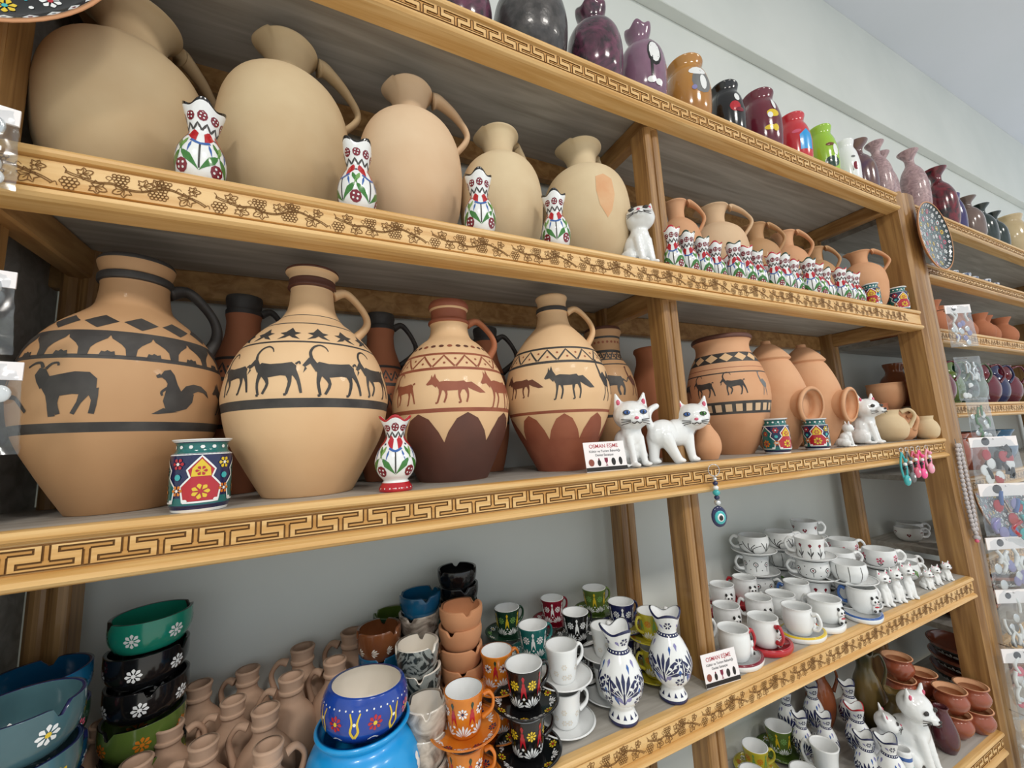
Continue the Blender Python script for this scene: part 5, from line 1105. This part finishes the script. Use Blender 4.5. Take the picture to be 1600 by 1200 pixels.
B0 = vessel('handled_bowl', 'small blue and white dipper bowl lined up on the farther unit', 'bowl', 1.95, .05, RU[1], scaled([(.5,0),(.8,.2),(1,.8),(1,1)], .030, .032), glaze('glaze_blue_white', '#d8dce2', '#26406a', scale=60, lo=.45, hi=.55), th=.003, seg=28, group='dipper bowls', handle=[dict(path=[(.028,.022),(.045,.036),(.055,.055),(.060,.062)], r=.004, flat=.8, ang=.9, m=WHITE)])
for i, x in enumerate((2.04, 2.13, 2.22, 2.31, 2.41, 2.52)): dup(B0, x, .05+.006*(i % 2), RU[1], .4*i, 1.0)
TB = vessel('handled_bowl', 'small turquoise dipper bowl lined up on the farther unit', 'bowl', 2.085, .12, RU[1], scaled([(.5,0),(.8,.2),(1,.8),(1,1)], .034, .04), TURQ, th=.003, seg=28)
for i, (x, m, lb) in enumerate(((1.96, RB, 'red-brown glazed pot on the farther unit behind bags'), (2.09, RB, 'red-brown glazed pot with shiny belly'), (2.23, g_drk, 'bottle-green pot on the farther unit'), (2.37, AEGEAN, 'aegean blue pot on the farther unit'))):
    vessel('glazed_pot', lb, 'pot', x, .09, RU[4], scaled(PRB, .055, .13), m, th=.004, seg=40)
lace = lambda d, L: [(d.flower(2*PI*k/16, L.tr_in(.085), .010, 6, WHITE, RED), d.flower(2*PI*k/16+.2, L.tr_in(.055), .008, 6, YELLOW if k % 2 else WHITE, RED), d.fan(2*PI*k/16, L.tr_in(.105), .012, 4, WHITE, 2.2, -PI/2)) for k in range(16)]
PPL = [(.45,0),(.47,.06),(.52,.20),(.88,.55),(1,.90),(1.005,1)]
def wall_plate(x, y, z, r, label, m=BLACK, rimm=TERRA, tilt=.0):
    o = vessel('wall_plate', label, 'plate', x, y, z, scaled(PPL, r, .022), rimm, th=.004, fl=.007, inner=m, rimm=rimm, seg=64, n=3, rz=0, decor=PLD(r))
    o.rotation_euler = (PI/2-tilt, 0, 0); return o
def PLD(r):
    def f(d, L):
        d.ml = .05
        for k in range(36):
            th = 2*PI*k/36; d.poly(th, L.tr_in(r*.93), [(-r*.055, 0), (0, -r*.04), (r*.055, 0), (0, r*.04)], WHITE); d.off += .0002; d.disc(th, L.tr_in(r*.93), r*.018, (GREY, DRED)[k % 2], 6); d.off -= .0002
        for q, n, R in ((.78, 16, .075), (.58, 13, .075), (.38, 9, .07), (.20, 5, .06)):
            for k in range(n):
                th = 2*PI*k/n+q*3; d.flower(th, L.tr_in(r*q), r*R, 7, (WHITE, PINK, YELLOW, WHITE)[(k+int(q*10)) % 4], (RED, WHITE, TURQ)[k % 3]); d.disc(th+PI/n, L.tr_in(r*(q+.03)), r*.018, WHITE, 6); d.disc(th+PI/n, L.tr_in(r*(q-.06)), r*.016, TURQ, 6)
    return f
wall_plate(-.345, -.016+.018, 2.02, .128, 'black flower-patterned plate with clay rim on left post')
wall_plate(1.797, -.016+.004, 2.036, .116, 'dense flower-patterned plate hung on the end post', g_drk)
for i, (x, z, r, lb) in enumerate(((2.06, RU[5], .105, 'black and white patterned plate leaning on the farther unit'), (2.25, RU[5], .10, 'dark patterned plate leaning beside the black and white one'))):
    o = wall_plate(x, .06, z+r, r, lb); o.rotation_euler = (PI/2-.25, 0, 0)
for z0, nm in ((RU[6], 'upper'), (RU[7], 'lower')):
    for x, yy in ((1.93, .13), (2.16, .13)):
        for k in range(3): vessel('patterned_bowl', 'red-brown bowl with black lace band, '+('lowest', 'middle', 'top')[k]+' of '+('first' if x < 2 else 'second')+' stack from end post, '+nm+' shelf', 'bowl', x, yy, z0+k*.040, scaled([(.45,0),(.5,.03),(.86,.5),(1,.95),(1,1)], .095, .060), RB, th=.004, seg=44, bands=[(.020, .050, BLACK)], decor=lambda d, L: [d.fan(2*PI*q/26, L.tz(.026), .020, 5, WHITE, 2.2) for q in range(26)])
for x, y, lb in ((1.86, .09, 'white heart cup on the farther unit nearest the end post'), (1.86, .20, 'white heart cup behind the one nearest the end post'), (1.95, .23, 'white heart cup by the wall behind farther unit')): big_cup(x, y, RU[5], 'heart', lb, .4, WHITE)

# ================================================================ hanging things
PLAST = bpy.data.materials.new('clear_plastic'); PLAST.use_nodes = True
nt = PLAST.node_tree; nt.nodes.remove(nt.nodes['Principled BSDF']); mx = nt.nodes.new('ShaderNodeMixShader'); tr = nt.nodes.new('ShaderNodeBsdfTransparent'); gl = nt.nodes.new('ShaderNodeBsdfGlossy'); fr = nt.nodes.new('ShaderNodeLayerWeight'); ma = nt.nodes.new('ShaderNodeMath')
gl.inputs['Roughness'].default_value = .12; tr.inputs[0].default_value = (.93, .95, .96, 1); fr.inputs[0].default_value = .35; ma.operation = 'MULTIPLY_ADD'; ma.inputs[1].default_value = .55; ma.inputs[2].default_value = .06; ma.use_clamp = True
nt.links.new(fr.outputs['Facing'], ma.inputs[0]); nt.links.new(ma.outputs[0], mx.inputs[0]); nt.links.new(tr.outputs[0], mx.inputs[1]); nt.links.new(gl.outputs[0], mx.inputs[2]); nt.links.new(mx.outputs[0], nt.nodes['Material Output'].inputs[0])
def bag(x, z1, w, h, label, cols, seed, y=None, d=.016, rz=None, header=True):
    rz = (-.42-.05*(seed % 3) if x > 0 else .25) if rz is None else rz; y = -.014-w*.5*abs(math.sin(rz)) if y is None else y
    root = empty('packaged_ornament', x, y, z1-h, rz, label, 'packet'); q = random.Random(seed); mb = MB(); nx, nz = 10, 14
    for side in (-1, 1):
        n = len(mb.v)
        for j in range(nz+1):
            for i in range(nx+1):
                u, v = i/nx, j/nz; p = Vector((u*6+seed, v*8, side*2)); bul = math.sin(PI*u)**.5*math.sin(PI*min(1, v*1.0))**.5 if 0 < v < 1 else 0
                mb.v.append(((u-.5)*w*(1-.12*v+.06*noise.noise(p)), side*d*.5*bul*(1+.5*noise.noise(p*1.7))+.003*noise.noise(p*2.3)*(1 if 0 < u < 1 and 0 < v < 1 else .2)-d*.55, v*h))
        for j in range(nz):
            for i in range(nx): k = n+j*(nx+1)+i; mb.face([k, k+1, k+nx+2, k+nx+1], PLAST)
    mb.build('pouch', root)
    if header:
        mb = MB(); mb.box((-w*.46, -d*.55-.0012, h*.80), (w*.46, -d*.55+.0012, h*1.0), CARD); mb.build('header_card', root)
        mb = MB(); mb.ell((-w*.15, -d*.55-.0013, h*.91), (w*.08, .0006, w*.08), CTXT, 10, 6); mb.build('printed_mark', root)
    mb = MB()
    for k in range(16):
        m = cols[k % len(cols)]; cx, cz = q.uniform(-.30, .30)*w, q.uniform(.10, .68)*h
        if k % 3 == 0: mb.tube(cr([(cx, -d*.55, cz), (cx+q.uniform(-.1,.1)*w, -d*.6, cz+h*.12), (cx+q.uniform(-.1,.1)*w, -d*.5, cz+h*.22)], 4), w*.035, m, 7)
        else: mb.ell((cx, -d*.55, cz), (w*.09, d*.16, w*.11), m, 10, 7)
    mb.build('contents', root)
    v = Matrix.Rotation(-rz, 3, 'Z') @ Vector((0, .006-y, 0)); mb = MB(); mb.tube([(0, -d*.55-.004, h*.955), (0, -d*.55, h*.96), (v.x, v.y, h*.97)], .0012, METAL, 6); mb.build('hook', root); return root
SIL = mat('foil_silver', '#dfe3e6', .2, metal=.6)
bag(1.815, 1.80, .085, .135, 'small clear packet with white card on end post under the plate', [WHITE, SIL, LILAC], 1)
bag(1.800, 1.632, .085, .135, 'clear packet twisted like foil, below the small packet', [SIL, WHITE, GREY], 2, header=False)
bag(1.825, 1.505, .080, .140, 'clear packet with green ornament on end post', [GREEN, WHITE, SIL], 3, header=False)
bag(1.815, 1.385, .150, .145, 'clear packet with white card, black and red charms', [BLACK, WHITE, RED], 4)
bag(1.815, 1.250, .160, .180, 'clear packet with mint card and blue, red charms', [BLUE, RED, LILAC, TURQ], 5)
bag(1.785, 1.100, .130, .165, 'clear packet with pearl-like strings, above the card with black mark', [WHITE, SIL, LILAC], 6)
bag(1.768, .960, .105, .180, 'clear packet with white strips and black mark', [WHITE, SIL, GREY], 7)
bag(1.735, .815, .120, .175, 'clear packet with broad white card and pale charms', [WHITE, SIL, PINK], 8)
bag(1.720, .650, .110, .160, 'crinkled clear packet lowest on the end post', [SIL, WHITE], 9, header=False)
bag(-.312, 1.800, .070, .085, 'clear packet on left post over the grape carving', [WHITE, SIL], 10)
bag(-.303, 1.632, .075, .080, 'clear packet on left post beside ram jug shoulder', [SIL, GREY], 11)
bag(-.290, 1.545, .072, .085, 'clear packet on left post beside the ram jug belly', [SIL, WHITE, GREY], 12)
# evil-eye pendant
root = empty('eye_bead_charm', .663, -.012, 1.272, face(.66, 0)*.4, 'blue eye-bead key charm hanging from the middle carved board', 'charm')
mb = MB(); mb.ell((0, 0, .018), (.0150, .005, .019), NAVY, 20, 12); mb.ell((0, -.0033, .017), (.0110, .003, .0125), TURQ, 16, 10); mb.ell((0, -.0048, .017), (.0070, .0022, .0080), WHITE, 14, 8); mb.ell((0, -.0062, .0165), (.0042, .0018, .0050), BLACK, 12, 8); mb.build('eye_drop', root)
for k, (zz, rr, m) in enumerate(((.043, .006, SIL), (.052, .0048, NAVY), (.061, .0065, TURQ), (.070, .005, WHITE), (.078, .0048, NAVY), (.086, .004, SIL))):
    mb = MB(); mb.ell((0, 0, zz), (rr, rr, rr*.9), m, 12, 8); mb.build('bead', root)
mb = MB(); mb.tube([(.011*math.cos(2*PI*i/20), 0, .102+.011*math.sin(2*PI*i/20)) for i in range(20)], .0009, METAL, 6, closed=True); mb.tube([(0, 0, .036), (0, 0, .092)], .0008, METAL, 6); mb.build('key_ring', root)
# key straps
for i, (x, m, lb, L0) in enumerate(((1.365, TURQ, 'turquoise key strap with loop at board end', .095), (1.395, GREY, 'dark beaded key charm beside turquoise strap', .090), (1.425, PINK, 'coral pink key charm in the cluster', .080), (1.460, mat('paint_hot_pink','#ff5fa0',.35), 'hot pink key charm with ball', .085), (1.505, mat('paint_rose','#f4a6bc',.4), 'pale pink key strap next to hot pink charm', .075))):
    root = empty('key_charm', x, -.014, ZCc-.012-L0, -.2, lb, 'charm', None); w_ = .007
    mb = MB(); mb.tube([(w_*.8*math.cos(2*PI*k/16), 0, L0-.006+w_*.8*math.sin(2*PI*k/16)) for k in range(16)], .0009, METAL, 6, closed=True); mb.build('key_ring', root)
    mb = MB(); mb.tube(cr([(0, 0, L0-.012), (-w_*1.3, 0, L0*.55), (-w_*.9, 0, L0*.22), (0, 0, L0*.12), (w_*.9, 0, L0*.22), (w_*1.3, 0, L0*.55), (0, 0, L0-.012)], 5), .0024, m, 8); mb.build('strap_loop', root)
    mb = MB(); mb.ell((0, -.003, .012), (.010, .006, .014), m, 14, 10); mb.ell((0, -.008, .014), (.003, .002, .004), WHITE, 8, 6); mb.build('pendant', root)
    for k in range(3): mb = MB(); mb.ell((.004*(k-1), -.004, L0*.45+.010*k), (.0045, .0045, .0045), (BLACK, WHITE, m)[k], 10, 7); mb.build('bead', root)
# bead strand on the end post
root = empty('bead_strand', 1.70, -.016, 1.10, 0, 'long double strand of pale stone beads hanging on the end post', 'beads')
STONE = mat('bead_stone', '#cfc8c6', .4, '#9a9298', scale=200)
bead_me = MB(); bead_me.ell((0, 0, 0), (.0062, .0055, .0072), STONE, 10, 7); b0 = bead_me.build('bead', root)
pts = [(-.008-.010*math.sin(PI*k/19), 0, .265-.0125*k) for k in range(20)]+[(.008+.006*math.sin(PI*k/19), 0, .265-.0125*k) for k in range(20)]+[(0, 0, .016)]
b0.location = pts[0]
for p in pts[1:]: c = b0.copy(); COL.objects.link(c); c.location = p
mb = MB(); mb.tube(cr([(0, .004, .285), (-.014, 0, .15), (0, 0, .012)], 6), .0008, GREY, 5); mb.tube(cr([(0, .004, .285), (.012, 0, .15), (0, 0, .012)], 6), .0008, GREY, 5); mb.build('cord', root)
mb = MB(); mb.ell((0, 0, .004), (.010, .008, .008), STONE, 10, 8); mb.ell((-.008, -.002, -.004), (.006, .005, .005), PINK, 8, 6); mb.build('tassel', root)
